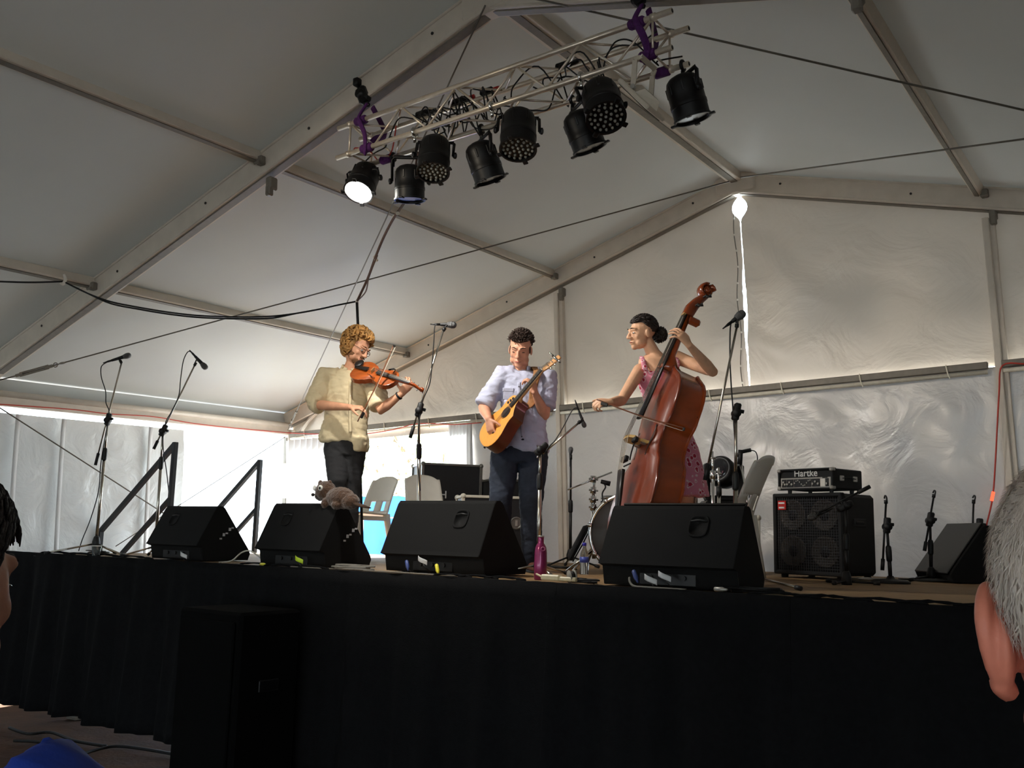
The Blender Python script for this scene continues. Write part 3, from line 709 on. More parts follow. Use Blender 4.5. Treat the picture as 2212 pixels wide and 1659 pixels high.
mic_stand('chrome boom stand leftmost on the stage, on three short legs', V((*PD(206, 1190, d1)[:2], H)), (233, 908), d1, boom=((206, 1005), (263, 782)), grip=.11, leglen=.40, hubz=.13, lower=.72, clip=(257, 776), rot=.05)
microphone('black vocal microphone on the leftmost stand, head to the right', PD(240, 779, d1), PD(277, 768, d1))
cable('microphone_cable', 'black cable hanging from the leftmost microphone down its stand', [PD(x, y, d1-.03) for x, y in ((232, 782), (219, 792), (219, 815), (228, 845), (229, 870), (236, 893), (228, 940), (218, 1000), (213, 1060), (196, 1120), (178, 1165))]+[PD(170, 1190, d1)*1 + UP*0])
d2 = 8.45
mic_stand('chrome boom stand second from the left, rising behind the leftmost wedge', V((*PD(335, 1190, d2)[:2], H)), (352, 932), d2, boom=((332, 970), (421, 788)), grip=.08, leglen=.34, lower=.72, clip=(425, 780), rot=.6)
microphone('black vocal microphone angled down on the second stand from the left', PD(421, 769, d2), PD(443, 793, d2))
cable('microphone_cable', 'black cable looping from the microphone of the second left stand', [PD(x, y, d2-.03) for x, y in ((415, 762), (406, 760), (396, 780), (390, 820), (386, 855), (370, 890), (357, 915), (352, 960), (360, 1020), (366, 1075))])
d3 = 6.95
mic_stand('boom stand between violinist and guitarist', V((*PD(904, 1230, d3)[:2], H)), (905, 888), d3, boom=((886, 946), (958, 712)), grip=.09, leglen=.3, lower=.72, clip=(964, 706), rot=.9)
microphone('black vocal microphone above the stand between violinist and guitarist', PD(951, 701, d3), PD(979, 702, d3))
cable('microphone_cable', 'black cable of the microphone between violinist and guitarist', [PD(x, y, d3-.03) for x, y in ((944, 702), (939, 706), (937, 740), (933, 790), (928, 830), (912, 870), (904, 930), (903, 1000), (908, 1060))])
d4 = 6.5
mic_stand('low boom stand before the guitarist with its boom reaching right', V((*PD(1163, 1250, d4)[:2], H)), (1167, 972), d4, boom=((1172, 980), (1252, 912)), leglen=.3, hubz=.1, lower=.72, clip=(1255, 908), rot=1.4)
microphone('slim black instrument microphone pointing down at the double bass side', PD(1250, 886, d4), PD(1262, 919, d4), .62)
cable('microphone_cable', 'thin black cable arching from the instrument microphone along its boom', [PD(x, y, d4-.02) for x, y in ((1249, 884), (1244, 881), (1235, 888), (1218, 920), (1200, 950), (1185, 966), (1172, 990))], .004)
d5 = 5.85
mic_stand('tall chrome boom stand right of the double bass', V((*PD(1588, 1262, d5)[:2], H)), (1590, 893), d5, boom=((1523, 1037), (1592, 704)), grip=.1, leglen=.52, hubz=.11, lower=.56, clip=(1592, 697), rot=-.44)
microphone('black vocal microphone atop the tall stand right of the double bass', PD(1581, 695, d5), PD(1602, 679, d5), 1.05)
cable('microphone_cable', 'black cable hanging beside the tall stand right of the double bass', [PD(x, y, d5+.02) for x, y in ((1579, 696), (1577, 720), (1577, 780), (1580, 840), (1583, 880), (1587, 940), (1591, 1000), (1590, 1060))])
d6 = 8.4
mic_stand('thin black straight stand far back beside the left gable post', V((*PD(1232, 1198, d6)[:2], H)), (1233, 990), d6, dark=True, legs=3, leglen=.26, lower=.5, rot=.2)
microphone('small black microphone on the thin stand beside the gable post', PD(1232, 990, d6), PD(1233, 970, d6), .8)
d7 = 6.75
mic_stand('short black boom stand folded down beside the bass cabinet', V((*PD(1924, 1256, d7)[:2], H)), (1916, 1138), d7, boom=((1906, 1232), (1914, 1085)), grip=.08, dark=True, flat=True, hubz=.03, lower=.5, clip=(1913, 1077))
d8 = 7.2
mic_stand('short black boom stand middle of three by the right back wall', V((*PD(2012, 1252, d8)[:2], H)), (2009, 1125), d8, boom=((1997, 1190), (2017, 1072)), grip=.07, dark=True, leglen=.24, hubz=.07, lower=.5, clip=(2018, 1065), rot=0.1)
d9 = 7.4
mic_stand('short black boom stand furthest right, rising behind the wedge', V((*PD(2118, 1245, d9)[:2], H)), (2116, 1138), d9, boom=((2100, 1170), (2103, 1085)), dark=True, leglen=.24, hubz=.07, lower=.5, clip=(2104, 1076))
d10 = 6.35
mic_stand('black boom stand standing in front of the bass cabinet', V((*PD(1829, 1258, d10)[:2], H)), (1828, 1092), d10, boom=((1879, 1051), (1768, 1108)), grip=.09, dark=True, leglen=.2, hubz=.05, lower=.5, clip=(1764, 1112))
microphone('black microphone aimed at the bass cabinet grille', PD(1776, 1108, d10), PD(1752, 1118, d10), .9)

# ================================================================== BASS AMPLIFIER
aa = -.307; A0 = V((.6901, -1.4575, H)); ar = V((math.cos(aa), math.sin(aa), 0)); ab = V((-ar.y, ar.x, 0)); CF = (ar, ab, UP)
M_tolex = mat('black_tolex', (16, 16, 16), .7, 0, .3, 300, .4, 400); M_silver = mat('silver_panel', (172, 168, 160), .35, .6, .05)
M_cone = mat('speaker_cone', (62, 56, 50), .6, 0, .2, 60); M_gridm = mat('grille_wire', (60, 60, 62), .5, .6, .1)
def amp_pt(x, y, z): return A0+ar*x+ab*y+UP*z
cbn = thing('bass_cabinet', 'black bass speaker cabinet with four round speakers behind a wire grille', 'speaker cabinet', amp_pt(.3, .22, 0))
mb = MB(); mb.box(amp_pt(.305, .235, .33), (.61, .41, .60), CF, .025); mb.build('body', M_tolex, cbn)
mb = MB()
for z in (.04, .62): mb.box(amp_pt(.305, .025, z), (.61, .05, .03), CF, .008)
for x in (.015, .595): mb.box(amp_pt(x, .025, .33), (.03, .05, .60), CF, .008)
mb.build('front_rim', M_tolex, cbn)
for i in (0, 1):
    for j in (0, 1):
        c = amp_pt(.165+.28*i, .03, .20+.27*j); mb = MB(); mb.lathe(c, -ab, [(0, .118), (.004, .118), (.006, .108), (-.004+.008, .1), (-.0+.001, .095)], 28)
        k = mb.build('speaker', M_cone, cbn, True); mb = MB(); mb.lathe(c+ab*.012, -ab, [(0, .095), (-.0+.005, .06), (.012, .045), (.017, .03), (.02, .006)], 24); mb.build('dust_cap', M_black, k, True)
gr = MB()
for k in range(27): x = .04+.53*k/26; gr.bar(amp_pt(x, .018, .055), amp_pt(x, .018, .605), .004, .003)
for k in range(28): z = .055+.55*k/27; gr.bar(amp_pt(.035, .016, z), amp_pt(.575, .016, z), .004, .003)
gr.build('grille', M_gridm, cbn)
mb = MB(); mb.box(amp_pt(.085, .008, .545), (.075, .01, .07), CF, .002); bd = mb.build('badge', M_red, cbn)
mb = MB(); mb.box(amp_pt(.085, .002, .562), (.055, .003, .012), CF); mb.box(amp_pt(.085, .002, .527), (.05, .003, .012), CF); mb.build('badge_print', M_mark, bd)
for i in (0, 1):
    for j in (0, 1): mb = MB(); mb.lathe(amp_pt(.06+.49*i, .06+.34*j, 0), UP, [(0, .025), (.02, .028), (.032, .022)], 10); mb.build('foot', M_black, cbn)
mb = MB(); mb.box(amp_pt(.612, .22, .42), (.012, .16, .06), CF, .004); mb.box(amp_pt(.617, .22, .42), (.01, .11, .02), CF, .004); mb.build('handle', M_black, cbn)
z0 = .645
hd = thing('bass_amplifier', 'black bass amplifier head with silver control panel, lying on the cabinet', 'amplifier', amp_pt(.3, .2, z0))
def hp(x, y, z): return amp_pt(.055+x, .01+y, z0+z)
mb = MB(); mb.box(hp(.245, .19, .095), (.49, .36, .15), CF, .008); mb.build('case', M_tolex, hd)
mb = MB()
for z in (.022, .168): mb.box(hp(.245, .015, z), (.49, .05, .014), CF, .004)
for x in (.008, .482): mb.box(hp(x, .015, .095), (.016, .05, .158), CF, .004)
mb.build('front_rim', M_tolex, hd)
for i in (0, 1):
    for j in (0, 1): mb = MB(); mb.box(hp(.012+.466*i, .005, .028+.134*j), (.03, .05, .03), CF, .008); mb.build('corner_cap', M_silver, hd)
for i in (0, 1):
    for j in (0, 1): mb = MB(); mb.lathe(hp(.06+.37*i, .06+.26*j, -.012+.0), UP, [(0, .015), (.03, .017)], 8); mb.build('foot', M_black, hd)
mb = MB(); mb.box(hp(.245, .004, .066), (.445, .012, .082), CF, .002); pn = mb.build('control_panel', M_silver, hd)
for (x0, x1, nm) in ((.035, .075, 3), (.08, .14, 3), (.145, .30, 0), (.305, .375, 3), (.425, .45, 1)):
    mb = MB(); mb.box(hp((x0+x1)/2, -.003, .066), (x1-x0, .006, .06), CF, .001); kp = mb.build('knob_field', M_black, pn)
    for k in range(nm): xk = x0+(x1-x0)*(k+.5)/max(nm, 1); mb = MB(); mb.cyl(hp(xk, -.004, .058+.016*(k % 2)), hp(xk, -.016, .058+.016*(k % 2)), .008, n=10); mb.build('knob', M_silver, kp)
for k in range(10): mb = MB(); mb.box(hp(.155+.0155*k, -.008, .066+.02*math.sin(k*.9)), (.008, .008, .01), CF); mb.build('slider', M_silver, pn)
mb = MB(); mb.box(hp(.4, -.003, .066), (.04, .006, .055), CF); mb.build('blank_plate', M_white, pn)
text_mesh('lettering', 'Hartke', .074, hp(.245, .008, .139), ar, UP, mat('silver_letters', (205, 203, 198), .4, .3, .02), hd, .003, 'bold silver lettering')
text_mesh('lettering', 'HARTKE', .012, hp(.42, -.004, .102), ar, UP, M_black, pn, .001)
for k in (0, 1): mb = MB(); mb.box(hp(.494, .1+.17*k, .1), (.01, .05, .04), CF, .003); mb.build('strap_cap', M_silver, hd)
mb = MB(); mb.tube([hp(.497, .1, .1), hp(.505, .185, .108), hp(.497, .27, .1)], .009, 6, flat=.4); mb.build('strap_handle', M_black, hd)

# ================================================================== WHITE STACKING CHAIRS
def chair(loc, fwd, label):
    """loc: floor point under the seat centre; fwd: direction the sitter looks"""
    fw = V((fwd[0], fwd[1], 0)).normalized(); sd = V((-fw.y, fw.x, 0)); O = V(loc); t = thing('plastic_chair', label, 'chair', O, 'white stacking chairs')
    P = lambda f_, s_, z: O+fw*f_+sd*s_+UP*z
    def seat(u, v):
        f_ = -.21+.44*u; s_ = (v-.5)*(.42-.05*(1-u)); return P(f_, s_, .43+.012*math.cos((v-.5)*5)*-1+.02*u-.025*max(0, (u-.88)/.12)**2)
    mb = MB(); mb.sheet(seat, 12, 10, .014); mb.build('seat', M_white, t, True)
    def back(u, v, cut=False):
        z = .43+.42*u; lean = -.20-.13*u-.05*u*u; w = .20-.015*u; rr = 1-(max(0, u-.8)/.2)**3*.22; s_ = (v-.5)*2*w*rr
        return P(lean-.035*(1-(2*(v-.5))**2)*1.0, s_, z-.03*(2*abs(v-.5))**3*(u > .9))
    # shell with two hand slots at the bottom: built as a frame of strips
    mb = MB()
    mb.sheet(lambda u, v: back(.36+.64*u, v), 12, 14, .012)
    for v0, v1 in ((0, .22), (.38, .62), (.78, 1)): mb.sheet(lambda u, v: back(.10+.28*u, v0+(v1-v0)*v), 5, 4, .012)
    mb.sheet(lambda u, v: back(-.03+.15*u, v), 3, 14, .012)
    mb.build('backrest', M_white, t, True)
    for sg in (-1, 1):
        for f0, f1, z1 in ((.19, .235, .43), (-.2, -.27, .45)):
            mb = MB(); a = P(f0, sg*.19, z1); b = P(f1, sg*.225, 0)
            mb.loft([(b, fw*.016, sd*.022), (a.lerp(b, .5), fw*.022, sd*.026), (a, fw*.034, sd*.03)], 12, 4); mb.build('leg', M_white, t, True)
        mb = MB(); mb.bar(P(.2, sg*.198, .40), P(-.2, sg*.198, .40), .014, .045, UP); mb.build('side_apron', M_white, t)
    return t
c_ = PD(1545, 1200, 6.75); chair((c_.x, c_.y, H), (-RH*.84+FH*.54), 'white plastic chair seen in profile beside the bass cabinet')
c_ = PD(928, 1200, 9.4); chair((c_.x, c_.y, H), TOCAM*.9+RH*.35, 'white plastic chair in front of the big flight case')
c_ = PD(772, 1200, 9.9); chair((c_.x, c_.y, H), TOCAM*.8-RH*.6, 'white plastic chair behind the violinist against the blue tarpaulin')

# ================================================================== FLIGHT CASES
M_case = mat('black_laminate', (22, 22, 23), .5, 0, .2, 50); M_edge = mat('case_aluminium_edge', (120, 118, 112), .4, .8, .1)
M_edgew = mat('worn_white_edge', (185, 180, 165), .55, .1, .1)
def case(c, ax, size, label, em=M_edge, mark=None, latch=2, name='flight_case'):
    c = V(c); ax = V(ax).normalized(); bx = V((-ax.y, ax.x, 0)); A = (ax, bx, UP); w, d, h = size; t = thing(name, label, 'flight case', (c.x, c.y, H), 'flight cases at the back of the stage')
    cc = V((c.x, c.y, H+h/2+.012)); mb = MB(); mb.box(cc, (w, d, h), A, .004); mb.build('body', M_case, t)
    for i in (-1, 1):
        for j in (-1, 1):
            mb = MB(); mb.box(cc+ax*(i*w/2)+bx*(j*d/2), (.03, .03, h), A, .004); mb.build('edge', em, t)
            mb = MB(); mb.box(cc+bx*(i*d/2)+UP*(j*h/2), (w, .03, .024), A, .004); mb.build('edge', em, t)
            mb = MB(); mb.box(cc+ax*(i*w/2)+UP*(j*h/2), (.03, d, .024), A, .004); mb.build('edge', em, t)
            for k in (-1, 1): mb = MB(); mb.ell(cc+ax*(i*w/2)+bx*(j*d/2)+UP*(k*h/2), .026, n=10, m=6); mb.build('ball_corner', em, t, True)
    for k in range(latch):
        x = (k-(latch-1)/2)*w/(latch+.3); p = cc+ax*x-bx*(d/2+.006)+UP*h*.12; mb = MB(); mb.lathe(p, -bx, [(0, .055), (.006, .055), (.008, .046), (.003, .04)], 16); l = mb.build('latch', M_edge, t)
        mb = MB(); mb.box(p-bx*.008, (.02, .008, .05), A); mb.build('butterfly', M_silver, l)
    if mark: text_mesh('stencil', mark, .11, cc-bx*(d/2+.004)+UP*h*.17-ax*w*.14, ax, UP, M_mark, t, .001)
    return t
q = PD(962, 1100, 10.45); case(q, RH*.95+FH*.3, (.64, .5, .98), 'tall black flight case stencilled H behind the chair', mark='H')
q = PD(1080, 1100, 10.2); case(q, RH*.95+FH*.3, (.30, .42, .82), 'narrow black flight case right of the tall one')
q = PD(1072, 1120, 8.6); case(q, RH*.98+FH*.18, (.66, .4, .58), 'low black flight case with pale worn edging behind the guitarist', em=M_edgew)
q = PD(1568, 1120, 8.0); case(q, RH*.96-FH*.2, (.50, .45, .44), 'black flight case carrying the moving-head lamp', em=M_edgew)

# moving-head lamp
q = PD(1562, 1050, 7.9); mhb = V((q.x, q.y, H+.44+.035)); mh = thing('moving_head_lamp', 'black moving-head stage lamp on the flight case behind the double bass', 'stage lamp', mhb)
A = (RH, FH, UP)
mb = MB(); mb.box(mhb+UP*.055, (.34, .28, .11), A, .015); mb.build('base', M_blackm, mh); mb = MB(); mb.box(mhb+UP*.06+TOCAM*.143+RH*.02, (.05, .006, .03), A); mb.build('badge', M_red, mh)
for sg in (-1, 1): mb = MB(); mb.box(mhb+UP*.27+RH*sg*.14, (.05, .13, .30), A, .02); mb.build('yoke_arm', M_blackm, mh)
mb = MB(); mb.box(mhb+UP*.13, (.30, .13, .05), A, .015); mb.build('yoke_foot', M_blackm, mh)
hc = mhb+UP*.34; hdv = (TOCAM*.75+UP*.3-RH*.55).normalized()
mb = MB(); mb.lathe(hc-hdv*.12, hdv, [(0, .06), (.02, .10), (.1, .125), (.2, .125), (.22, .115), (.23, .095), (.225, .09)], 28); mb.build('head', M_blackm, mh, True)
mb = MB(); mb.lathe(hc+hdv*.095, hdv, [(0, .09), (.01, .08), (.02, .05), (.024, .004)], 24); mb.build('lens', mat('dark_lens', (30, 30, 34), .12, 0, .05, 10, spec=.8), mh, True)

# ================================================================== DRUM KIT
M_hoop = M_chrome; M_head = mat('clear_drum_head', (70, 68, 68), .25, 0, .1, 5); M_shell = mat('drum_shell', (60, 20, 14), .25, 0, .2, 20, coat=.5); M_brass = mat('cymbal_brass', (176, 140, 78), .3, .85, .1, 30)
dk = PD(1368, 1150, 7.35); kz = H+.30; kc = V((dk.x, dk.y, kz)); kd = (TOCAM*.93-RH*.36).normalized()
dr = thing('bass_drum', 'bass drum with chrome hoop half hidden behind the right wedge', 'drum', (kc.x, kc.y, H))
mb = MB(); mb.lathe(kc-kd*.2, kd, [(0, .27), (.4, .27)], 40); mb.build('shell', M_shell, dr, True)
for s_ in (-.2, .2):
    mb = MB(); mb.tube([kc+kd*s_+perp(kd)[0]*.285*math.cos(k*math.pi/20)+perp(kd)[1]*.285*math.sin(k*math.pi/20) for k in range(40)], .016, 8, close=True); mb.build('hoop', M_hoop, dr, True)
mb = MB(); mb.lathe(kc+kd*.2005, kd, [(0, .268), (.004, .268)], 40); mb.build('drum_head', M_head, dr, True)
for k in range(8):
    a = k*math.pi/4+.2; p_ = perp(kd)[0]*math.cos(a)+perp(kd)[1]*math.sin(a); mb = MB(); mb.cyl(kc+p_*.283-kd*.19, kc+p_*.283+kd*.19, .006, n=6); mb.box(kc+p_*.285+kd*.21, (.03, .03, .03)); mb.build('tension_rod', M_chrome, dr, True)
lf = (perp(kd)[0]); lf = lf if lf.dot(RH) < 0 else -lf
for sg in (1, -1): mb = MB(); mb.cyl(kc+lf*sg*.25-UP*.1+kd*.1, V((kc.x, kc.y, H+.01))+lf*sg*.46+kd*.22, .010, n=8); mb.build('spur', M_chrome, dr, True)
dp = PD(1242, 1180, 7.9); hb = V((dp.x, dp.y, H))     # pedal board leaning left of the drum
pd_ = thing('instrument_case', 'dark padded case leaning left of the bass drum', 'bag', hb)
mb = MB(); a_ = PD(1222, 1205, 7.9); b_ = PD(1262, 1130, 7.9); dv = (b_-a_).normalized(); sv = dv.cross(TOCAM).normalized(); mb.box((a_+b_)/2+sv*.03, ((b_-a_).length, .13, .05), (dv, TOCAM, sv), .03); mb.build('body', mat('dark_nylon', (36, 36, 38), .8, 0, .2, 80, .3), pd_, True)
mb = MB(); mb.tube([a_+TOCAM*.07+sv*.06, a_.lerp(b_, .5)+TOCAM*.075+sv*.064, b_+TOCAM*.07+sv*.06], .006, 6); mb.build('zip', M_dkpole, pd_)
# cymbal boom stand
cs = PD(1283, 1200, 7.6); ct = thing('cymbal_stand', 'chrome cymbal boom stand left of the bass drum', 'cymbal stand', (cs.x, cs.y, H), 'drum hardware stands')
P7 = lambda x, y: PD(x, y, 7.6)
mb = MB(); mb.cyl(V((cs.x, cs.y, H+.1)), P7(1281, 1075), .016); mb.build('lower_tube', M_chrome, ct, True)
mb = MB(); mb.cyl(P7(1281, 1085), P7(1284, 1035), .013); mb.build('upper_tube', M_chrome, ct, True)
for y_ in (1034, 1058, 1078, 1095): mb = MB(); mb.cyl(P7(1281, y_+8), P7(1282, y_-6), .024, n=12); mb.tube([P7(1272, y_), P7(1292, y_+2)], .009, 6); mb.build('clamp', M_chrome, ct, True)
mb = MB(); mb.cyl(P7(1226, 1058), P7(1322, 1020), .007, n=8); mb.build('boom', M_chrome, ct, True)
for k in range(3): a = .5+k*2.09; mb = MB(); mb.cyl(V((cs.x, cs.y, H+.2)), V((cs.x+.2*math.cos(a), cs.y+.3*math.sin(a), H+.012)), .009, n=8); mb.build('leg', M_chrome, ct, True)
for i, (px_, top_, lab) in enumerate(((1540, 975, 'chrome drum stand tube nearest the double bass'), (1553, 1010, 'second chrome drum stand tube behind the tall microphone stand'))):
    q = PD(px_, 1200, 7.3+.2*i); t = thing('drum_stand', lab, 'drum stand', (q.x, q.y, H), 'drum hardware stands'); tp = PD(px_-1, top_, 7.3+.2*i)
    mb = MB(); mb.cyl(V((q.x, q.y, H+.05)), PD(px_, top_+50, 7.3+.2*i), .014); mb.build('lower_tube', M_chrome, t, True); mb = MB(); mb.cyl(PD(px_, top_+55, 7.3+.2*i), tp, .009); mb.build('rod', M_chrome, t, True)
    mb = MB(); mb.cyl(PD(px_, top_+60, 7.3+.2*i), PD(px_, top_+42, 7.3+.2*i), .022, n=12); mb.build('clamp', M_black if i else M_chrome, t, True); mb = MB(); mb.tube([PD(px_-6, top_+14, 7.3+.2*i), PD(px_+6, top_+14, 7.3+.2*i)], .008, 6); mb.build('wing_nut', M_chrome, t, True)
    for k in range(3): a = .9+k*2.09; mb = MB(); mb.cyl(V((q.x, q.y, H+.2)), V((q.x+.24*math.cos(a), q.y+.24*math.sin(a), H+.012)), .008, n=8); mb.build('leg', M_chrome, t, True)
q = PD(1640, 1200, 7.8); t = thing('drum_stand', 'slanted chrome stand leg with a black microphone clamp behind the white chair', 'drum stand', (q.x, q.y, H), 'drum hardware stands')
mb = MB(); mb.cyl(PD(1600, 1000, 7.8), V((PD(1640, 1200, 7.8).x, PD(1640, 1200, 7.8).y, H)), .012); mb.build('tube', M_chrome, t, True); mb = MB(); mb.tube([PD(1592, 985, 7.8), PD(1602, 976, 7.8), PD(1622, 972, 7.8)], .016, 8); mb.build('clip', M_black, t, True); mb = MB(); mb.cyl(PD(1600, 972, 7.8), PD(1598, 1003, 7.8), .02); mb.build('clamp', M_black, t, True)
cable('microphone_cable', 'black cable arching from the clamp behind the white chair', [PD(x, y, 7.78) for x, y in ((1620, 972), (1632, 976), (1636, 990), (1632, 1010), (1624, 1040), (1618, 1075))])
tm = PD(1310, 1070, 7.45); t = thing('drum_clip_microphone', 'small black clip microphone on the drum rim beside the tailpiece', 'microphone', tm)
mb = MB(); mb.tube(bez([PD(x, y, 7.45) for x, y in ((1303, 1085), (1301, 1066), (1308, 1052), (1303, 1042))], 5), .006, 6); mb.build('gooseneck', M_black, t, True); mb = MB(); mb.cyl(PD(1298, 1040, 7.45), PD(1318, 1045, 7.45), .016, .02); mb.build('capsule', M_black, t, True); mb = MB(); mb.box(PD(1303, 1088, 7.45), (.03, .03, .04)); mb.build('clamp', M_chrome, t)
t = thing('floor_tom', 'brown drum shell edge glimpsed behind the double bass tailpiece', 'drum', (PD(1330, 1130, 7.5).x, PD(1330, 1130, 7.5).y, H+.3)); q = PD(1335, 1095, 7.62)
mb = MB(); mb.lathe(q-UP*.1, UP, [(0, .13), (.17, .13)], 28); mb.build('shell', M_shell, t, True); mb = MB(); mb.lathe(q+UP*.06, UP, [(0, .138), (.02, .138)], 28); mb.build('hoop', M_chrome, t, True); mb = MB(); mb.lathe(q+UP*.081, UP, [(0, .128), (.003, .128)], 28); mb.build('drum_head', M_head, t); mb = MB(); mb.cyl(V((q.x, q.y, H)), q-UP*.1, .012); mb.build('leg', M_chrome, t)

# ================================================================== SMALL THINGS ON THE STAGE
M_mag = mat('magenta_enamel', (128, 34, 84), .3, .35, .06, 20, coat=.4)
q = PZ(1167, 1250); q = PD(1167, 1250, 6.0); q = V((q.x, q.y, H)); t = thing('drink_bottle', 'magenta metal drink bottle at the stage edge', 'bottle', q)
mb = MB(); mb.lathe(q, UP, [(0, .036), (.006, .040), (.10, .040), (.17, .038), (.2, .034), (.215, .026), (.225, .019), (.25, .018), (.262, .0195)], 24); mb.build('body', M_mag, t, True)
mb = MB(); mb.lathe(q, UP, [(.262, .0205), (.270, .0205), (.272, .018)], 20); mb.build('rim', M_silver, t, True)
mb = MB(); mb.tube([q+UP*.19+RH*(.012+.012*math.cos(k*.63))+TOCAM*.035+UP*.012*math.sin(k*.63) for k in range(10)], .0016, 5, close=True); mb.build('ring_mark', mat('pink_print', (190, 110, 150), .5), t)
q = PD(1262, 1224, 7.0); q = V((q.x, q.y, H)); t = thing('water_bottle', 'clear plastic water bottle with blue cap and label', 'bottle', q)
M_pet = mat('clear_plastic', (235, 240, 240), .08, 0, 0, trans=.95, ior=1.2)
mb = MB(); mb.lathe(q, UP, [(0, .028), (.005, .033), (.06, .031), (.065, .033), (.12, .033), (.15, .03), (.18, .017), (.195, .013), (.205, .013)], 20); mb.build('body', M_pet, t, True)
mb = MB(); mb.lathe(q, UP, [(.204, .0145), (.225, .0145), (.227, .012)], 16); mb.build('cap', mat('blue_cap', (50, 40, 160), .4), t, True)
mb = MB(); mb.lathe(q, UP, [(.085, .0338), (.125, .0338)], 24); mb.build('label', mat('blue_label', (55, 70, 150), .4, 0, .3, 40), t, True)
q = PD(208, 1190, 8.25); q = V((q.x, q.y, H)); t = thing('plastic_cup', 'clear plastic cup on the deck behind the leftmost stand', 'cup', q)
mb = MB(); mb.lathe(q, UP, [(0, .03), (.09, .04), (.09, .037), (.01, .027)], 18); mb.build('wall', M_pet, t, True); mb = MB(); mb.lathe(q, UP, [(.088, .041), (.093, .041)], 18); mb.build('rim', M_white, t, True)
q = PZ(1632, 1258); t = thing('plastic_cup', 'clear ribbed plastic cup under the profile chair', 'cup', q)
mb = MB(); mb.lathe(q, UP, [(0, .032), (.10, .042), (.10, .039), (.01, .029)], 18); mb.build('wall', M_pet, t, True); mb = MB(); mb.lathe(q, UP, [(.098, .043), (.103, .043)], 18); mb.build('rim', M_white, t, True)
# power lead, plug boards
M_beige = mat('beige_plastic', (196, 184, 150), .45); M_grey = mat('grey_cable', (120, 116, 108), .6)
q = PD(1178, 1250, 5.62); q = V((q.x, SY0+.09, H+.03)); t = thing('power_board', 'beige power board with coiled lead by the magenta bottle', 'power board', (q.x, q.y, H))
mb = MB(); mb.box(q, (.13, .05, .035), None, .008); mb.box(q+V((.11, 0, -.004)), (.12, .035, .025), None, .006); mb.build('body', M_beige, t); mb = MB(); mb.tube(bez([q+V((-.06, 0, 0)), q+V((-.12, .02, .015)), q+V((-.1, .05, 0)), q+V((-.02, .06, -.015)), q+V((.1, .08, -.02)), q+V((.25, .1, -.022))], 6), .006, 6); mb.build('lead', M_beige, t, True)
q = PD(1212, 1252, 5.5); q = V((q.x, SY0+.11, H+.04)); t = thing('cable_reel', 'small grey cable reel by the power board', 'cable reel', (q.x, q.y, H)); mb = MB(); mb.lathe(q-V((.02, .02, 0)), V((.6, .8, .1)), [(0, .038), (.006, .038), (.008, .02), (.03, .02), (.032, .038), (.038, .038)], 20); mb.build('spool', M_grey, t, True); mb = MB(); mb.lathe(q-V((.02, .02, 0)), V((.6, .8, .1)), [(.009, .03), (.03, .03)], 20); mb.build('winding', M_cable, t, True)
def coil(c, r, n, label, m=M_cable, th=.005, seed=1, cat='cable', name='cable_coil'):
    q = random.Random(seed); pts = []
    for k in range(n*10): a = k*.63; rr = r*(.75+.25*math.sin(k*.37+seed)+.1*q.random()); pts.append((c[0]+rr*math.cos(a)*1.25, c[1]+rr*.55*math.sin(a), c[2]+th+.010*(k/10)/1.6+.004*q.random()))
    mb = MB(); mb.tube(pts, th, 5); return tag(mb.build(name, m, None, True), label, cat, 'coiled cables on the deck')
def dk_(x, y): p = PZ(x, y); return (p.x, p.y, H+.001)
coil((corner(1255, -3.86).x, -3.88, H), .10, 4, 'tangle of black cable left of the right wedge', seed=3)
coil((corner(1640, -3.8).x, -3.83, H), .14, 4, 'black cable coil right of the right wedge', seed=5)
coil((corner(2000, -1.3).x*0+1.75, -1.15, H), .17, 3, 'black cable coil by the short stands at the right', seed=8)
coil((1.42, -1.5, H), .12, 3, 'pale cable coil between cabinet and short stands', M_grey, seed=9)
coil((corner(770, -3.86).x, -3.88, H), .15, 5, 'grey cable heap between the second and third wedge', M_grey, .006, seed=11)
coil((-4.95, -3.6, H), .12, 4, 'black cable coil at the far left end of the stage', seed=13)
coil((-.9, -2.0, H), .12, 3, 'dark cable coil on the deck behind the magenta bottle', seed=15)
M_whitec = mat('white_cable', (205, 200, 185), .5)
cable('power_lead', 'white flex standing in a loop between the two left wedges', [V((corner(x, -3.86).x, -3.88+.02*k, H+z)) for k, (x, z) in enumerate(((478, .006), (500, .02), (516, .085), (530, .10), (545, .06), (556, .012), (530, .01), (505, .006)))], .006, M_whitec, grp='leads on the deck')
cable('power_lead', 'grey lead lying along the edge before the second wedge', [V((corner(x, -3.93).x, y, H+.008)) for x, y in ((640, -3.98), (690, -3.99), (740, -3.92), (800, -3.94), (860, -3.92), (930, -3.94), (1000, -3.93))], .006, M_grey, grp='leads on the deck')
cable('power_lead', 'black lead running before the right wedge to the edge', [V((corner(x, -3.9).x, y, H+z)) for x, y, z in ((1372, -3.965, .055), (1376, -3.98, .03), (1388, -3.99, .01), (1420, -4.0, .008), (1500, -4.0, .007))], .007, M_grey, grp='leads on the deck')
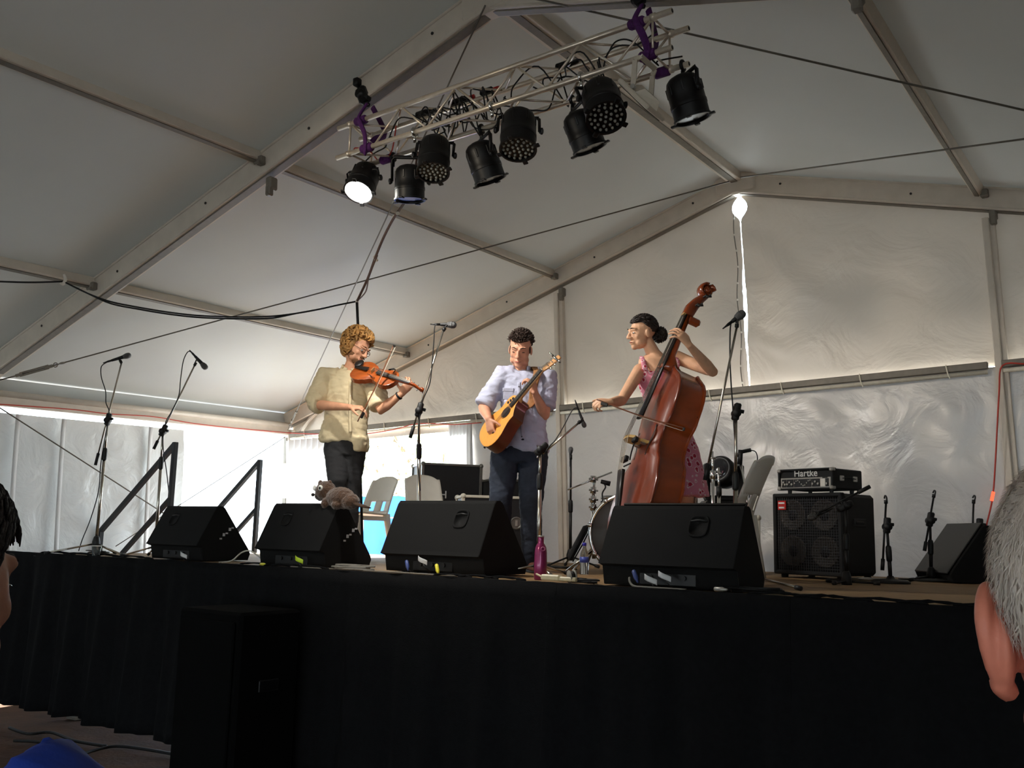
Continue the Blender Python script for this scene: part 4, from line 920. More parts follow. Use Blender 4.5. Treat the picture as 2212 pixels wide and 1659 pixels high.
# plugs in the wedges
M_bluec = mat('blue_connector', (60, 75, 130), .4)
for i, (x, y, z, m_, lab) in enumerate(((1372, -3.97, .07, M_bluec, 'blue and white plug hanging from the right wedge'), (1405, -3.97, .05, M_mark, 'white tag on the right wedge lead'), (1435, -3.97, .07, M_mark, 'torn white tape on the right wedge connector'), (880, -3.84, .06, M_bluec, 'blue and white plug under the third wedge'), (912, -3.84, .09, M_mark, 'white tape strip under the third wedge'), (945, -3.84, .045, M_tape, 'yellow taped plug under the third wedge'), (568, -3.97, .012, M_tape, 'yellow taped plug lying before the second wedge'), (645, -3.97, .06, mat('green_tape', (190, 220, 40), .5), 'yellow-green tape tab on the second wedge'), (395, -3.97, .05, M_mark, 'white plug hanging under the leftmost wedge'), (1553, -3.99, .02, M_silver, 'loose silver plug on the stage edge before the right wedge'))):
    c = V((corner(x, y).x, y, H+z)); t = thing('plug', lab, 'plug', c, 'plugs and tape on the stage edge')
    dd = V((.5, -.3, -.8)).normalized() if z > .03 else V((1, -.2, 0)).normalized()
    mb = MB()
    if m_ in (M_mark,) or i == 7: mb.sheet(lambda u, v: c+V((.07*(u-.5), -.01*math.sin(u*5), .03*(v-.5)-.03*(u-.5))), 6, 3, .003)
    else: mb.lathe(c, dd, [(-.03, .008), (-.025, .012), (.02, .013), (.03, .009), (.05, .005)], 12)
    mb.build('body', m_, t, True)
    mb = MB(); mb.tube([c+dd*.03, c+dd*.06+V((0, .02, -.0)), V((c.x+.05, c.y+.04, H+.01))], .004, 5); mb.build('tail', M_cable, t, True)

# plush animal on the second wedge
M_plush = mat('brown_plush', (76, 50, 30), .95, 0, .3, 60, .9, 120, sheen=.5)
q = wloc(m2); py = -3.93+.21; pc = PY(722, 1075, py); zt = H+.465; t = thing('plush_animal', 'brown plush beaver toy with big white eyes on the second wedge', 'plush toy', (pc.x, py, zt))
R_ = V((1, .0, 0)); dpx = lambda x, y: PY(x, y, py)
mb = MB(); k_ = .75
hc = dpx(704, 1061); bc = dpx(735, 1076)
mb.ell(hc, (.086, .07, .076)); mb.ell(dpx(694, 1070), (.05, .05, .042)); mb.ell(bc, (.13, .08, .082)); mb.ell(dpx(756, 1083), (.075, .065, .06)); mb.ell(dpx(712, 1088)-V((0, .04, 0)), (.035, .035, .04)); mb.ell(dpx(738, 1092)-V((0, .05, 0)), (.045, .04, .032))
bm_ = remesh(mb, .006, 3); place_mesh('body', bm_, M_plush, t, lambda p, n: .004*noise.noise(p*60))
for x, y in ((692, 1044), (712, 1044)): mb = MB(); mb.ell(dpx(x, y), (.022, .012, .024), n=10, m=6); mb.build('ear', M_plush, t, True)
mb = MB(); mb.ell(hc+TOCAM*.066-RH*.028+UP*.02, (.020, .016, .022), n=12, m=8); e = mb.build('eye', mat('white_felt', (235, 235, 228), .7), t, True); mb = MB(); mb.ell(hc+TOCAM*.079-RH*.031+UP*.019, (.010, .007, .011), n=10, m=6); mb.build('pupil', M_black, e, True)
mb = MB(); mb.ell(hc+TOCAM*.025-RH*.079+UP*.02, (.012, .014, .02), n=12, m=8); mb.build('eye', MATS['white_felt'], t, True)
mb = MB(); mb.ell(hc+TOCAM*.045-RH*.085-UP*.03, (.014, .014, .012), n=10, m=6); mb.build('nose', M_black, t, True)
mb = MB(); mb.loft([(dpx(765, 1088), V((.0, .03, 0)), V((0, 0, .018))), (dpx(785, 1094), V((0, .045, 0)), V((0, 0, .01))), (dpx(798, 1097), V((0, .02, 0)), V((0, 0, .005)))], 12); mb.build('tail', mat('dark_plush', (60, 42, 28), .95, 0, .3, 60, .6), t, True)

# cables lying on the earth below the skirt
for k, (pts, lab) in enumerate(((((20, 1572), (60, 1585), (110, 1582), (160, 1600), (230, 1612)), 'black cable on the earth nearest the left spectator'), (((150, 1640), (200, 1622), (250, 1612), (310, 1618), (380, 1630)), 'black cable on the earth beside the dark loudspeaker'), (((30, 1600), (90, 1604), (150, 1628), (210, 1650)), 'black cable slanting over the earth at the lower left'))):
    cable('ground_cable', lab, [PZ(x, y, -.095) for x, y in pts], .012, grp='cables on the earth')

# ================================================================== LIGHTING TRUSS
YA, YB = -4.27, -4.06
tA0, tA1, tB0, tB1 = PY(731, 278, YA), PY(1452, 23, YA), PY(727, 340, YA), PY(1456, 103, YA)
dA = (tA1-tA0).normalized(); hgt = ((tA0-tB0).length+(tA1-tB1).length)/2
tB0 = tA0-UP*hgt; tB1 = tA1-UP*hgt
bk = V((0, 1, 0))*hgt
tr = thing('lighting_truss', 'silver square box truss hung under the near rafters', 'truss', (tA0+tA1)/2)
M_truss = mat('truss_aluminium', (212, 200, 182), .32, .55, .06, 40)
ch = {'A': (tA0, tA1), 'B': (tB0, tB1), 'C': (tA0+bk, tA1+bk), 'D': (tB0+bk, tB1+bk)}
for k, (a, b) in ch.items():
    mb = MB(); mb.cyl(a, b, .0175, n=14); c_o = mb.build('chord', M_truss, tr, True)
    for p, s_ in ((a, 1), (b, -1)):
        mb = MB(); mb.cyl(p+dA*s_*.10, p+dA*s_*.13, .023, n=14); mb.build('end_collar', M_truss, c_o, True); mb = MB(); mb.cyl(p-dA*s_*.002, p+dA*s_*.004, .012, n=10); mb.build('bore', M_hole, c_o)
nb = 10; L = (tA1-tA0).length
def brace(p, q, n='brace'): mb = MB(); mb.cyl(p, q, .0075, n=8); mb.build(n, M_truss, tr, True)
for i in range(nb):
    f0 = .12/L+(1-.24/L)*i/nb; f1 = .12/L+(1-.24/L)*(i+1)/nb
    g = lambda k, f: ch[k][0].lerp(ch[k][1], f)
    for (u, l) in (('A', 'B'), ('C', 'D'), ('A', 'C'), ('B', 'D')):
        if i % 2 == 0: brace(g(u, f0), g(l, f1))
        else: brace(g(l, f0), g(u, f1))
for f in (.12/L, 1-.12/L):
    for (u, l) in (('A', 'B'), ('C', 'D'), ('A', 'C'), ('B', 'D')): brace(g(u, f), g(l, f), 'end_brace')

# purple round slings and black hoists from the rafter
M_purple = mat('purple_sling', (74, 22, 88), .8, 0, .25, 60, .4, 150)
for i, (f, top, lab) in enumerate(((.085, (792, 225), 'left'), (.915, (1385, 12), 'right'))):
    a = g('A', f); t = thing('round_sling', f'purple round sling wrapped about the {lab} end of the truss', 'sling', a, 'purple truss slings')
    hp_ = PY(*top, -4.25)
    mb = MB(); c = (g('A', f)+g('D', f))/2; m_ = []
    c1 = [g('A', f)+V((0, -.026, .015)), g('A', f)+V((0, -.03, -.03))+dA*.02, g('A', f).lerp(g('B', f), .5)+V((0, -.012, 0))+dA*.05, g('B', f)+V((0, -.03, .02))+dA*.08, g('B', f)+V((0, -.01, -.03))+dA*.06, g('B', f)+V((0, .026, 0))+dA*.03, g('B', f).lerp(g('C', f), .5)+dA*.03, g('C', f)+V((0, .026, 0))]
    mb.tube(bez([hp_]+c1[:1]+c1[1:]+[hp_+V((.03, .03, -.02))], 5), .024, 8, flat=.45); mb.build('band', M_purple, t, True)
    for kk, (k, o_) in enumerate((('A', 0), ('B', .07), ('D', .05))):
        q = g(k, f)+dA*o_; mb = MB(); mb.lathe(q-dA*.05, dA, [(0, .024), (.012, .031), (.09, .031), (.1, .024)], 14); mb.build('wrap', M_purple, t, True)
    e = PY(top[0]-14, top[1]-38, -4.25); t2 = thing('chain_hoist', f'small black hoist hanging between rafter and {lab} sling', 'hoist', hp_)
    dv = (e-hp_).normalized(); mb = MB(); mb.box((hp_+e)/2, ((e-hp_).length*.8, .085, .075), (dv, dv.cross(bk).normalized(), bk.normalized()), .018); mb.build('body', M_blackm, t2)
    mb = MB(); mb.cyl((hp_+e)/2-bk.normalized()*.05, (hp_+e)/2+bk.normalized()*.05, .035, n=14); mb.build('chain_wheel', M_dkpole, t2, True)
    mb = MB(); mb.tube([e+dv*.0+RH*.02*math.cos(k*.9)+dv*.03*math.sin(k*.9) for k in range(7)], .007, 6, close=True); mb.tube([hp_+RH*.02*math.cos(k*.9)-dv*.02*math.sin(k*.9) for k in range(7)], .007, 6, close=True); mb.box(e+dv*.03, (.05, .09, .06), None, .01); mb.build('hook', M_blackm, t2, True)

# par cans
M_can = mat('black_lamp_housing', (15, 15, 16), .45, .25, .15, 40); M_led = mat('led_lens', (150, 150, 140), .1, .2, .3, 200, spec=.9); M_gel = mat('dark_gel', (22, 21, 22), .2, 0, .1)
M_lit = emit_mat('lit_lamp', (255, 252, 240), 60)
def par(label, chord, f, body, aim, r=.085, L=.215, led=False, lit=False, ysh=0.0, yk=None):
    r *= 1.2; L *= 1.2
    att = g(chord, f)-UP*.02; c = PY(*body, (YA if chord == 'B' else YB)+ysh); ax = V(aim).normalized()
    t = thing('par_can', label, 'stage lamp', att, 'par lamps on the truss')
    # clamp
    mb = MB(); mb.tube([att+UP*.02+V((0, .026*math.cos(k*.6+1), .026*math.sin(k*.6+1))) for k in range(0, 9)], .011, 6, side=dA); mb.cyl(att-UP*.005, att-UP*.05, .012); mb.build('clamp', M_chrome if led else M_blackm, t, True)
    # yoke: U bar from clamp to the two pivots
    sd = ax.cross(UP); sd = sd.normalized() if sd.length > .2 else RH.copy()
    if yk is not None: sd = V(yk); sd = (sd-ax*sd.dot(ax)).normalized()
    tp = att-UP*.05; piv = c-ax*.01; u_ = (tp-piv); u_ = (u_-sd*u_.dot(sd))
    yr = r+.022
    pts = [piv-sd*yr, piv-sd*yr+u_*.86, piv-sd*(yr-.018)+u_, piv+sd*(yr-.018)+u_, piv+sd*yr+u_*.86, piv+sd*yr]
    mb = MB(); mb.tube(pts, .0115, 6, flat=.55, side=ax); mb.build('yoke', M_can, t, True)
    # a second, looser hanging bracket
    u2 = u_*.78-ax*.03; pts = [piv-sd*(yr-.008), piv-sd*(yr-.01)+u2, piv+sd*(yr-.01)+u2, piv+sd*(yr-.008)]
    mb = MB(); mb.tube(pts, .009, 6, flat=.5, side=ax); mb.build('bracket', M_can, t, True)
    for s_ in (-1, 1):
        mb = MB(); mb.lathe(piv+sd*s_*(yr-.006), sd*s_, [(0, .012), (.012, .022), (.022, .022), (.028, .01)], 8); mb.build('knob', M_can, t)
    prof = [(-L*.52, .012), (-L*.515, r*.45), (-L*.47, r*.72), (-L*.40, r*.9), (-L*.28, r*.985), (-L*.1, r), (L*.1, r), (L*.12, r*1.03), (L*.2, r*1.03), (L*.21, r), (L*.44, r), (L*.45, r*1.06), (L*.5, r*1.06), (L*.5, r*.95), (L*.43, r*.93)]
    mb = MB(); mb.lathe(c, ax, prof, 28); bo = mb.build('housing', M_can, t, 40)
    a_, b_ = perp(ax)
    for k in range(8):
        an = k*math.pi/4+.3; dv = a_*math.cos(an)+b_*math.sin(an); mb = MB(); mb.box(c-ax*L*.2+dv*(r*.99), (.008, .012, L*.22), (dv, ax.cross(dv), ax), .002); mb.build('vent', M_blackm, bo)
    for k in range(4):
        an = k*math.pi/2+.2; dv = a_*math.cos(an)+b_*math.sin(an); mb = MB(); mb.box(c+ax*L*.5+dv*(r*1.1), (.034, .03, .012), (dv, ax.cross(dv), ax), .003); mb.build('gel_clip', M_can, t)
    face = c+ax*L*.44
    if lit:
        mb = MB(); mb.lathe(face, ax, [(0, r*.93), (.012, r*.9), (.02, r*.6), (.022, .004)], 28); mb.build('lens', M_lit, t, True)
    else:
        mb = MB(); mb.lathe(face-ax*.004, ax, [(0, r*.93), (.006, r*.93)], 28); fo = mb.build('lens', M_gel, t)
        if led:
            for rr, n_ in ((.0, 1), (.3, 6), (.58, 11), (.82, 16)):
                for k in range(n_):
                    an = 2*math.pi*k/n_+rr; p = face+ax*.004+(a_*math.cos(an)+b_*math.sin(an))*(rr*r); mb = MB(); mb.ell(p, .0095, n=8, m=5); mb.build('led', M_led, fo, True)
    return t, c, ax
DN = -UP
_, lc_, la_ = par('lit par can at the left end, glaring white', 'D', .13, (785, 390), DN*.80+TOCAM*.42-RH*.16, lit=True, ysh=-.03, r=.085, L=.21)
par('par can second from the left on the rear chord, pointing straight down', 'D', .235, (885, 396), DN*.98+FH*.12+RH*.03, L=.20)
par('led par can third from the left on the front chord', 'B', .28, (938, 338), DN*.93+TOCAM*.3, led=True, L=.225)
par('par can fourth from the left on the rear chord, tilted right', 'D', .43, (1046, 350), DN*.9+RH*.34+FH*.15)
par('led par can in the middle of the front chord', 'B', .525, (1120, 285), DN*.93+TOCAM*.3, led=True, r=.09, L=.235)
par('par can on the rear chord partly behind the right led can', 'D', .70, (1260, 283), DN*.9+RH*.36+FH*.12, L=.2)
par('right-hand led par can on the front chord, lens shining', 'B', .775, (1301, 222), DN*.85+TOCAM*.45+RH*.12, led=True, r=.092, L=.235)
par('par can at the right end of the rear chord', 'D', .985, (1484, 212), DN*.93+RH*.27+FH*.1, r=.085, L=.215)
spot('lit_par_beam', lc_+la_*.17, PD(1120, 900, 7.1), 240, 110, .7, (1, .96, .9), .07)

# white flood lamp on its bracket near the right end
fc = PY(1408, 215, YA); t = thing('flood_lamp', 'white flat flood lamp on a white bracket near the right end of the truss', 'flood lamp', fc)
M_wm = mat('white_enamel', (200, 190, 172), .45, .05, .04)
e0, e1 = PY(1354, 186, YA), PY(1417, 247, YA); dv = (e1-e0).normalized(); nv = V((0, 1, 0)); up_ = nv.cross(dv).normalized(); up_ = up_ if up_.z > 0 else -up_
mb = MB(); mb.box((e0+e1)/2, ((e1-e0).length, .2, .028), (dv, nv, up_), .006); mb.build('front_frame', M_wm, t)
mb = MB(); mb.loft([((e0+e1)/2+up_*.012, dv*(e1-e0).length*.47, nv*.09), ((e0+e1)/2+up_*.06+dv*.02, dv*(e1-e0).length*.3, nv*.07)], 4, 2); 
mb.build('housing', M_wm, t)
mb = MB(); mb.box((e0+e1)/2-up_*.016, ((e1-e0).length*.9, .17, .004), (dv, nv, up_)); mb.build('glass', M_gel, t)
bt = PY(1395, 140, YA); pv = PY(1387, 203, YA)
for o_ in (-.105, .105): mb = MB(); mb.bar(pv+nv*o_-UP*.0, PY(1391, 147, YA)+nv*o_, .03, .008, nv); mb.bar(PY(1391, 147, YA)+nv*o_, PY(1400, 136, YA)+nv*o_*.8, .03, .008, nv); mb.build('bracket_arm', M_wm, t); mb = MB(); mb.cyl(pv+nv*(o_-.01), pv+nv*(o_+.01), .014, n=10); mb.build('pivot_bolt', M_silver, t)
mb = MB(); mb.bar(PY(1400, 136, YA)-nv*.09, PY(1400, 136, YA)+nv*.09, .03, .01, dv); mb.build('bracket_bridge', M_wm, t)

# cables on the truss
def tang(f0, f1, n, seed, label, m=M_cable):
    q = random.Random(seed); t = thing('truss_cable', label, 'cable', g('C', (f0+f1)/2), 'cables draped in the truss'); pts = []
    for k in range(n):
        f = f0+(f1-f0)*(k/(n-1))+q.uniform(-.02, .02); b = q.uniform(.2, .95)
        p = g('A', f).lerp(g('D', f), b); pts.append(p+UP*(q.uniform(-.05, .07))+V((0, q.uniform(-.03, .05), 0)))
    mb = MB(); mb.tube(bez(pts, 6), .005, 5); mb.build('run', m, t, True)
for k, (f0, f1, n) in enumerate(((.02, .35, 9), (.15, .5, 10), (.25, .45, 14), (.3, .48, 14), (.35, .52, 16), (.4, .75, 10), (.5, .95, 12), (.62, .8, 9), (.72, .98, 10), (.27, .4, 12))):
    tang(f0, f1, n, 40+k, 'black cable tangled along the truss, '+('left end to third lamp', 'left quarter to middle', 'loops above the third lamp', 'dense loops left of the middle', 'heavy bundle by the middle', 'middle to right quarter', 'middle to right end', 'short loops right of the middle', 'loops at the right sling', 'short loops over the second lamp')[k])
tang(.0, .2, 7, 77, 'red cable looping round the left end of the truss', mat('dark_red_cable', (150, 50, 40), .5))
for k, (f, s_) in enumerate(((.24, 1), (.36, 1.3), (.45, .8), (.68, .9))):
    q = g('C', f)+UP*.02-V((0, .02, 0)); t = thing('connector_block', 'black multi-way connector lying on the truss, '+('above the third lamp', 'largest in the cable bundle', 'beside the middle lamp', 'right of the middle')[k], 'connector', q, 'connectors on the truss')
    mb = MB(); mb.box(q, (.13*s_, .05, .04), (dA, V((0, 1, 0)), UP), .01); mb.build('body', M_blackm, t); mb = MB()
    mb.cyl(q+dA*.065*s_, q+dA*(.065*s_+.04), .014, n=10); mb.build('plug', M_red if k in (1, 2) else M_black, t, True)

# hanging cable: from the left, over a hook, sagging to a tie, up to the truss, down behind the violinist
t = thing('hanging_cable', 'black cable pair sagging from the left purlin to the tied cable loom', 'cable', onroof(135, 606, .1))
hk = onroof(137, 608, .1); tie = PD(771, 651, 7.9)
mb = MB(); mb.tube(bez([onroof(-60, 606, .12), onroof(60, 610, .13), hk], 6), .008, 6); mb.build('strand', M_cable, t, True)
for o_, s_ in ((0, .0), (.02, .05)):
    pts = [hk.lerp(tie, k/14) for k in range(15)]
    tgt = [(137, 608), (190, 634), (240, 652), (300, 664), (360, 674), (420, 681), (480, 684), (540, 685), (590, 683), (640, 677), (690, 668), (730, 659), (771, 651)]
    d0, d1_ = DEP(hk), DEP(tie); pts = [PD(x, y+(4 if s_ and 1 < k < 9 else 0), d0+(d1_-d0)*(x-137)/634) for k, (x, y) in enumerate(tgt)]
    mb = MB(); mb.tube(bez(pts, 4), .0075, 6); mb.build('strand', M_cable, t, True)
mb = MB(); mb.tube(bez([hk+UP*.06, hk+UP*.02+RH*.015, hk-UP*.02, hk-UP*.01-RH*.02], 5), .014, 8); mb.build('hook', M_white, t, True)
t = thing('cable_loom', 'taped brown cable loom running from the truss down to the tie', 'cable', tie)
M_loom = mat('brown_loom', (96, 74, 66), .7, 0, .2, 40)
tg = [(771, 651), (795, 600), (812, 553), (830, 510), (850, 472), (872, 440), (890, 410)]
tp_ = g('D', .22); dT = DEP(tp_)
mb = MB(); mb.tube(bez([PD(x, y, 7.9+(dT-7.9)*k/7) for k, (x, y) in enumerate(tg)]+[tp_], 5), .011, 6); mb.build('bundle', M_loom, t, True)
mb = MB(); mb.tube(bez([PD(x, y, 7.9+(dT-7.9)*k/7+.03) for k, (x, y) in enumerate(((771, 651), (790, 630), (797, 598), (815, 552)))], 5), .006, 6); mb.build('loose_strand', M_loom, t, True)
for k, (x, y) in enumerate(((771, 651), (810, 555), (813, 562), (852, 468), (859, 461))): mb = MB(); q = PD(x, y, 7.9+(dT-7.9)*(k/6)); mb.ell(q, (.016, .016, .014), n=8, m=6); mb.build('tape', M_white, t, True)
t = thing('cable_drop', 'black cable hanging straight down behind the violinist from the tie', 'cable', tie)
mb = MB(); mb.tube([tie, PD(773, 700, 7.9), PD(774, 760, 7.9), PD(778, 1000, 8.0), V((*PD(785, 1190, 8.0)[:2], H+.01))], .012, 6); mb.build('bundle', M_cable, t, True)

# ================================================================== PEOPLE (building blocks)
def skin_mat(name, rgb): return mat(name, rgb, .5, 0, .10, 18, .08, 120, spec=.35)
M_skin1 = skin_mat('skin_fair', (208, 152, 120)); M_skin2 = skin_mat('skin_fair_pink', (206, 150, 122)); M_skin3 = skin_mat('skin_light', (222, 172, 138))
M_lip = mat('lips', (160, 84, 76), .5); M_eyew = mat('eye_white', (225, 220, 212), .3); M_iris = mat('iris', (40, 28, 20), .2)
def fr(fwd, up):
    y = V(fwd).normalized(); z = V(up); z = (z-y*z.dot(y)).normalized(); return (y.cross(z), y, z)
def add_head(mb, c, f, s=1.0, jaw=1.0):
    X, Yd, Z = f; P = lambda x, y, z: c+X*(x*s)+Yd*(y*s)+Z*(z*s); ax = f; S_ = lambda *r: tuple(v*s for v in r)
    mb.ell(P(0, -.018, .038), S_(.074, .094, .084), ax); mb.ell(P(0, .022, -.01), S_(.068, .072, .088), ax)
    mb.ell(P(0, .03, -.055), S_(.054*jaw, .058, .06), ax); mb.ell(P(0, .066, -.098), S_(.027*jaw, .024, .022), ax)
    for q in (-1, 1):
        mb.ell(P(q*.042*jaw, .028, -.07), S_(.022, .04, .03), ax); mb.ell(P(q*.040, .055, -.028), S_(.022, .022, .024), ax)
        mb.ell(P(q*.076, -.008, -.012), S_(.009, .02, .032), ax, 12, 8); mb.ell(P(q*.014, .1, -.036), S_(.010, .010, .009), ax, 10, 6)
        mb.tube([P(q*.014, .09, .021), P(q*.045, .074, .023)], [.012*s, .010*s], 10, round_=True)
    mb.tube([P(0, .086, .018), P(0, .1, -.008), P(0, .112, -.032)], [.009*s, .0105*s, .0135*s], 10, round_=True)
    mb.tube([P(-.021, .083, -.064), P(0, .093, -.0625), P(.021, .083, -.064)], [.007*s, .009*s, .007*s], 8, round_=True)
    mb.tube([P(-.018, .083, -.074), P(0, .091, -.075), P(.018, .083, -.074)], [.007*s, .0095*s, .007*s], 8, round_=True)
def face_parts(root, c, f, s=1.0, brow=(50, 34, 24), closed=False, name='eye'):
    X, Yd, Z = f; P = lambda x, y, z: c+X*(x*s)+Yd*(y*s)+Z*(z*s)
    Mb = mat('brow_%d_%d' % brow[:2], brow, .9)
    for q in (-1, 1):
        mb = MB(); mb.ell(P(q*.031, .0805, -.003), tuple(v*s for v in (.0135, .009, .0065 if not closed else .003)), f, 12, 8); e = mb.build('eye', M_eyew if not closed else M_iris, root, True)
        if not closed: mb = MB(); mb.ell(P(q*.031, .087, -.0045), tuple(v*s for v in (.006, .004, .0055)), f, 10, 6); mb.build('iris', M_iris, e, True)
        mb = MB(); mb.tube([P(q*.012, .098, .024), P(q*.03, .094, .031), P(q*.05, .077, .026)], [.0035*s, .005*s, .0025*s], 8, flat=.7); mb.build('eyebrow', Mb, root, True)
    mb = MB(); mb.tube([P(-.022, .088, -.0685), P(-.008, .0985, -.067), P(0, .1, -.0685), P(.008, .0985, -.067), P(.022, .088, -.0685)], [.0015*s, .0035*s, .003*s, .0035*s, .0015*s], 8); mb.build('lips', M_lip, root, True)
def add_hand(mb, wr, d, pn, th, curl=(.5, .5, .55, .6), thumb=None, s=1.0, spread=.04, tcurl=.5):
    """wr wrist, d hand direction, pn palm facing, th thumb side"""
    wr = V(wr); d = V(d).normalized(); pn = V(pn); pn = (pn-d*pn.dot(d)).normalized(); sd = V(th); sd = (sd-d*sd.dot(d)-pn*sd.dot(pn)).normalized()
    k = wr+d*.085*s
    mb.loft([(wr-d*.012*s, sd*.026*s, pn*.02*s), (wr+d*.02*s, sd*.031*s, pn*.018*s), (wr+d*.06*s, sd*.041*s, pn*.017*s), (k, sd*.041*s, pn*.014*s), (k+d*.008*s, sd*.034*s, pn*.009*s)], 14, 2.4)
    mb.ell(wr+d*.035*s+sd*.022*s+pn*.01*s, (.018*s, .028*s, .014*s), (sd, d, pn), 12, 8)
    Ls = (.043, .046, .043, .036); 
    for i in range(4):
        off = (.029-.0193*i); b = k+sd*off*s-d*(.004 if i in (0, 2) else (.012 if i == 3 else 0))*s; dd = (d+sd*spread*(1.5-i)*2).normalized(); c = curl[i]; p = b-dd*.012*s; pts = [p, b]
        a = 0; L0 = Ls[i]
        for j, (l, kk) in enumerate(((L0, .8), (L0*.62, 1.15), (L0*.52, .8))):
            a += c*kk; v = dd*math.cos(a)+pn*math.sin(a); pts.append(pts[-1]+v*l*s)
        mb.tube(pts, [.0095*s, .0095*s, .0088*s, .0082*s, .0072*s], 10, round_=True)
    td = V(thumb).normalized() if thumb is not None else (sd*.75+d*.6+pn*.25).normalized()
    b = wr+d*.02*s+sd*.026*s; p1 = b+td*.04*s; t2 = (td+(d*.5-sd*.3+pn*.4)*tcurl).normalized(); p2 = p1+t2*.032*s; t3 = (t2+(d*.3-sd*.3+pn*.3)*tcurl).normalized(); mb.tube([b-td*.01*s, b, p1, p2, p2+t3*.026*s], [.012*s, .0125*s, .0105*s, .0098*s, .0078*s], 10, round_=True)
def add_arm(mb, sh, el, wr, s=1.0, fat=1.0):
    sh, el, wr = V(sh), V(el), V(wr); m1 = sh.lerp(el, .45); m2 = el.lerp(wr, .28); m3 = el.lerp(wr, .7)
    mb.tube([sh, m1, sh.lerp(el, .85), el, m2, m3, wr], [.052*s*fat, .046*s*fat, .040*s*fat, .038*s*fat, .041*s*fat, .032*s*fat, .025*s], 14, round_=True)
def add_leg(mb, hp, kn, an, s=1.0, r=(.085, .072, .055, .058, .05, .036)):
    hp, kn, an = V(hp), V(kn), V(an); mb.tube([hp, hp.lerp(kn, .5), kn, kn.lerp(an, .3), kn.lerp(an, .6), an], [x*s for x in r], 16, round_=True)
def shoe(root, an, d, m, sole, s=1.0):
    d = V((d[0], d[1], 0)).normalized(); sd = V((-d.y, d.x, 0)); an = V((an[0], an[1], H))
    mb = MB(); mb.loft([(an-d*.07*s+UP*.03, sd*.03*s, UP*.028), (an-d*.05*s+UP*.05, sd*.038*s, UP*.05), (an+d*.02*s+UP*.048, sd*.042*s, UP*.045), (an+d*.1*s+UP*.035, sd*.047*s, UP*.032), (an+d*.17*s+UP*.026, sd*.042*s, UP*.022), (an+d*.2*s+UP*.022, sd*.022*s, UP*.014)], 16, 2.3); o = mb.build('shoe', m, root, True)
    mb = MB(); mb.loft([(an-d*.08*s+UP*.009, sd*.033*s, UP*.009), (an+d*.08*s+UP*.009, sd*.049*s, UP*.009), (an+d*.18*s+UP*.009, sd*.044*s, UP*.009), (an+d*.208*s+UP*.009, sd*.022*s, UP*.008)], 16, 4); mb.build('sole', sole, o, True)
def wrinkle(a, sc, seed=0, st=(1, 1, 1)):
    def w(p, n):
        l = noise.noise((p.x*sc*st[0]+seed, p.y*sc*st[1], p.z*sc*st[2])); m_ = noise.noise((p.x*sc*2.3+p.z*sc*1.4, p.y*sc*2.3+seed, p.z*sc*1.1))
        r = 1-2.2*abs(noise.noise(((p.x+p.y)*sc*1.1+p.z*sc*2.6, (p.y-p.x)*sc*1.3+seed, p.z*sc*2.2-p.x*sc)))
        return a*(l*.8+.45*m_+.38*max(0, r))
    return w
def hair_shell(root, c, f, s, mask, m, grow=1.1, lump=.006, lsc=40, rad=(.078, .1, .09), off=(0, -.018, .038), voxel=None, extra=None):
    """ellipsoid over the skull, pulled inside where there is no hair"""
    X, Yd, Z = f; mb = MB(); n, mm = 48, 30; R = []
    for i in range(mm+1):
        th = math.pi*min(max(i/mm, .01), .99); row = []
        for j in range(n):
            d = V((math.sin(th)*math.cos(2*math.pi*j/n), math.sin(th)*math.sin(2*math.pi*j/n), math.cos(th)))
            k = mask(d); r_ = .86+(grow-.86)*k+ (lump*noise.noise((d.x*lsc*.1, d.y*lsc*.1, d.z*lsc*.1))*12 if k > .3 else 0)
            q = V((d.x*rad[0]*r_+off[0], d.y*rad[1]*r_+off[1], d.z*rad[2]*r_+off[2]))*s; row.append(c+X*q.x+Yd*q.y+Z*q.z)
        R.append(row)
    mb.rings(R)
    if extra: extra(mb, lambda x, y, z: c+X*(x*s)+Yd*(y*s)+Z*(z*s))
    return mb.build('hair', m, root, True)
def sm(e0, e1, x): t = max(0, min(1, (x-e0)/(e1-e0))); return t*t*(3-2*t)

# ================================================================== STRINGED INSTRUMENTS
M_maple = mat('amber_varnish', (150, 72, 26), .28, 0, .28, 7, .05, 60, coat=.5, stretch=(1, 1, 5)); M_vback = mat('violin_back', (140, 62, 22), .25, 0, .25, 10, coat=.6, stretch=(6, 1, 1))
M_bassf = mat('bass_top_varnish', (112, 44, 18), .3, 0, .16, 5, .03, 50, coat=.45, stretch=(4, 4, .6)); M_bassr = mat('bass_rib_varnish', (132, 58, 22), .26, 0, .22, 4, .03, 40, coat=.5, stretch=(1, 1, 2))
M_ebony = mat('ebony', (24, 20, 18), .4, 0, .15, 30); M_string = mat('string_steel', (150, 145, 135), .3, .9); M_bone = mat('pale_bridge_maple', (196, 158, 96), .5, 0, .12, 60)
M_spruce = mat('golden_spruce', (214, 148, 66), .35, 0, .10, 10, coat=.35, stretch=(8, 8, 1)); M_mahog = mat('mahogany_side', (84, 34, 18), .3, 0, .25, 12, coat=.45); M_strap = mat('tan_leather', (150, 104, 62), .7, 0, .12, 40, .2)
VIOL = [(0, .0), (.006, .03), (.03, .066), (.08, .088), (.16, .101), (.22, .103), (.30, .098), (.36, .086), (.40, .083), (.43, .074), (.48, .060), (.53, .056), (.58, .058), (.62, .068), (.65, .071), (.69, .074), (.76, .082), (.82, .084), (.89, .079), (.95, .060), (.985, .034), (1, .010)]
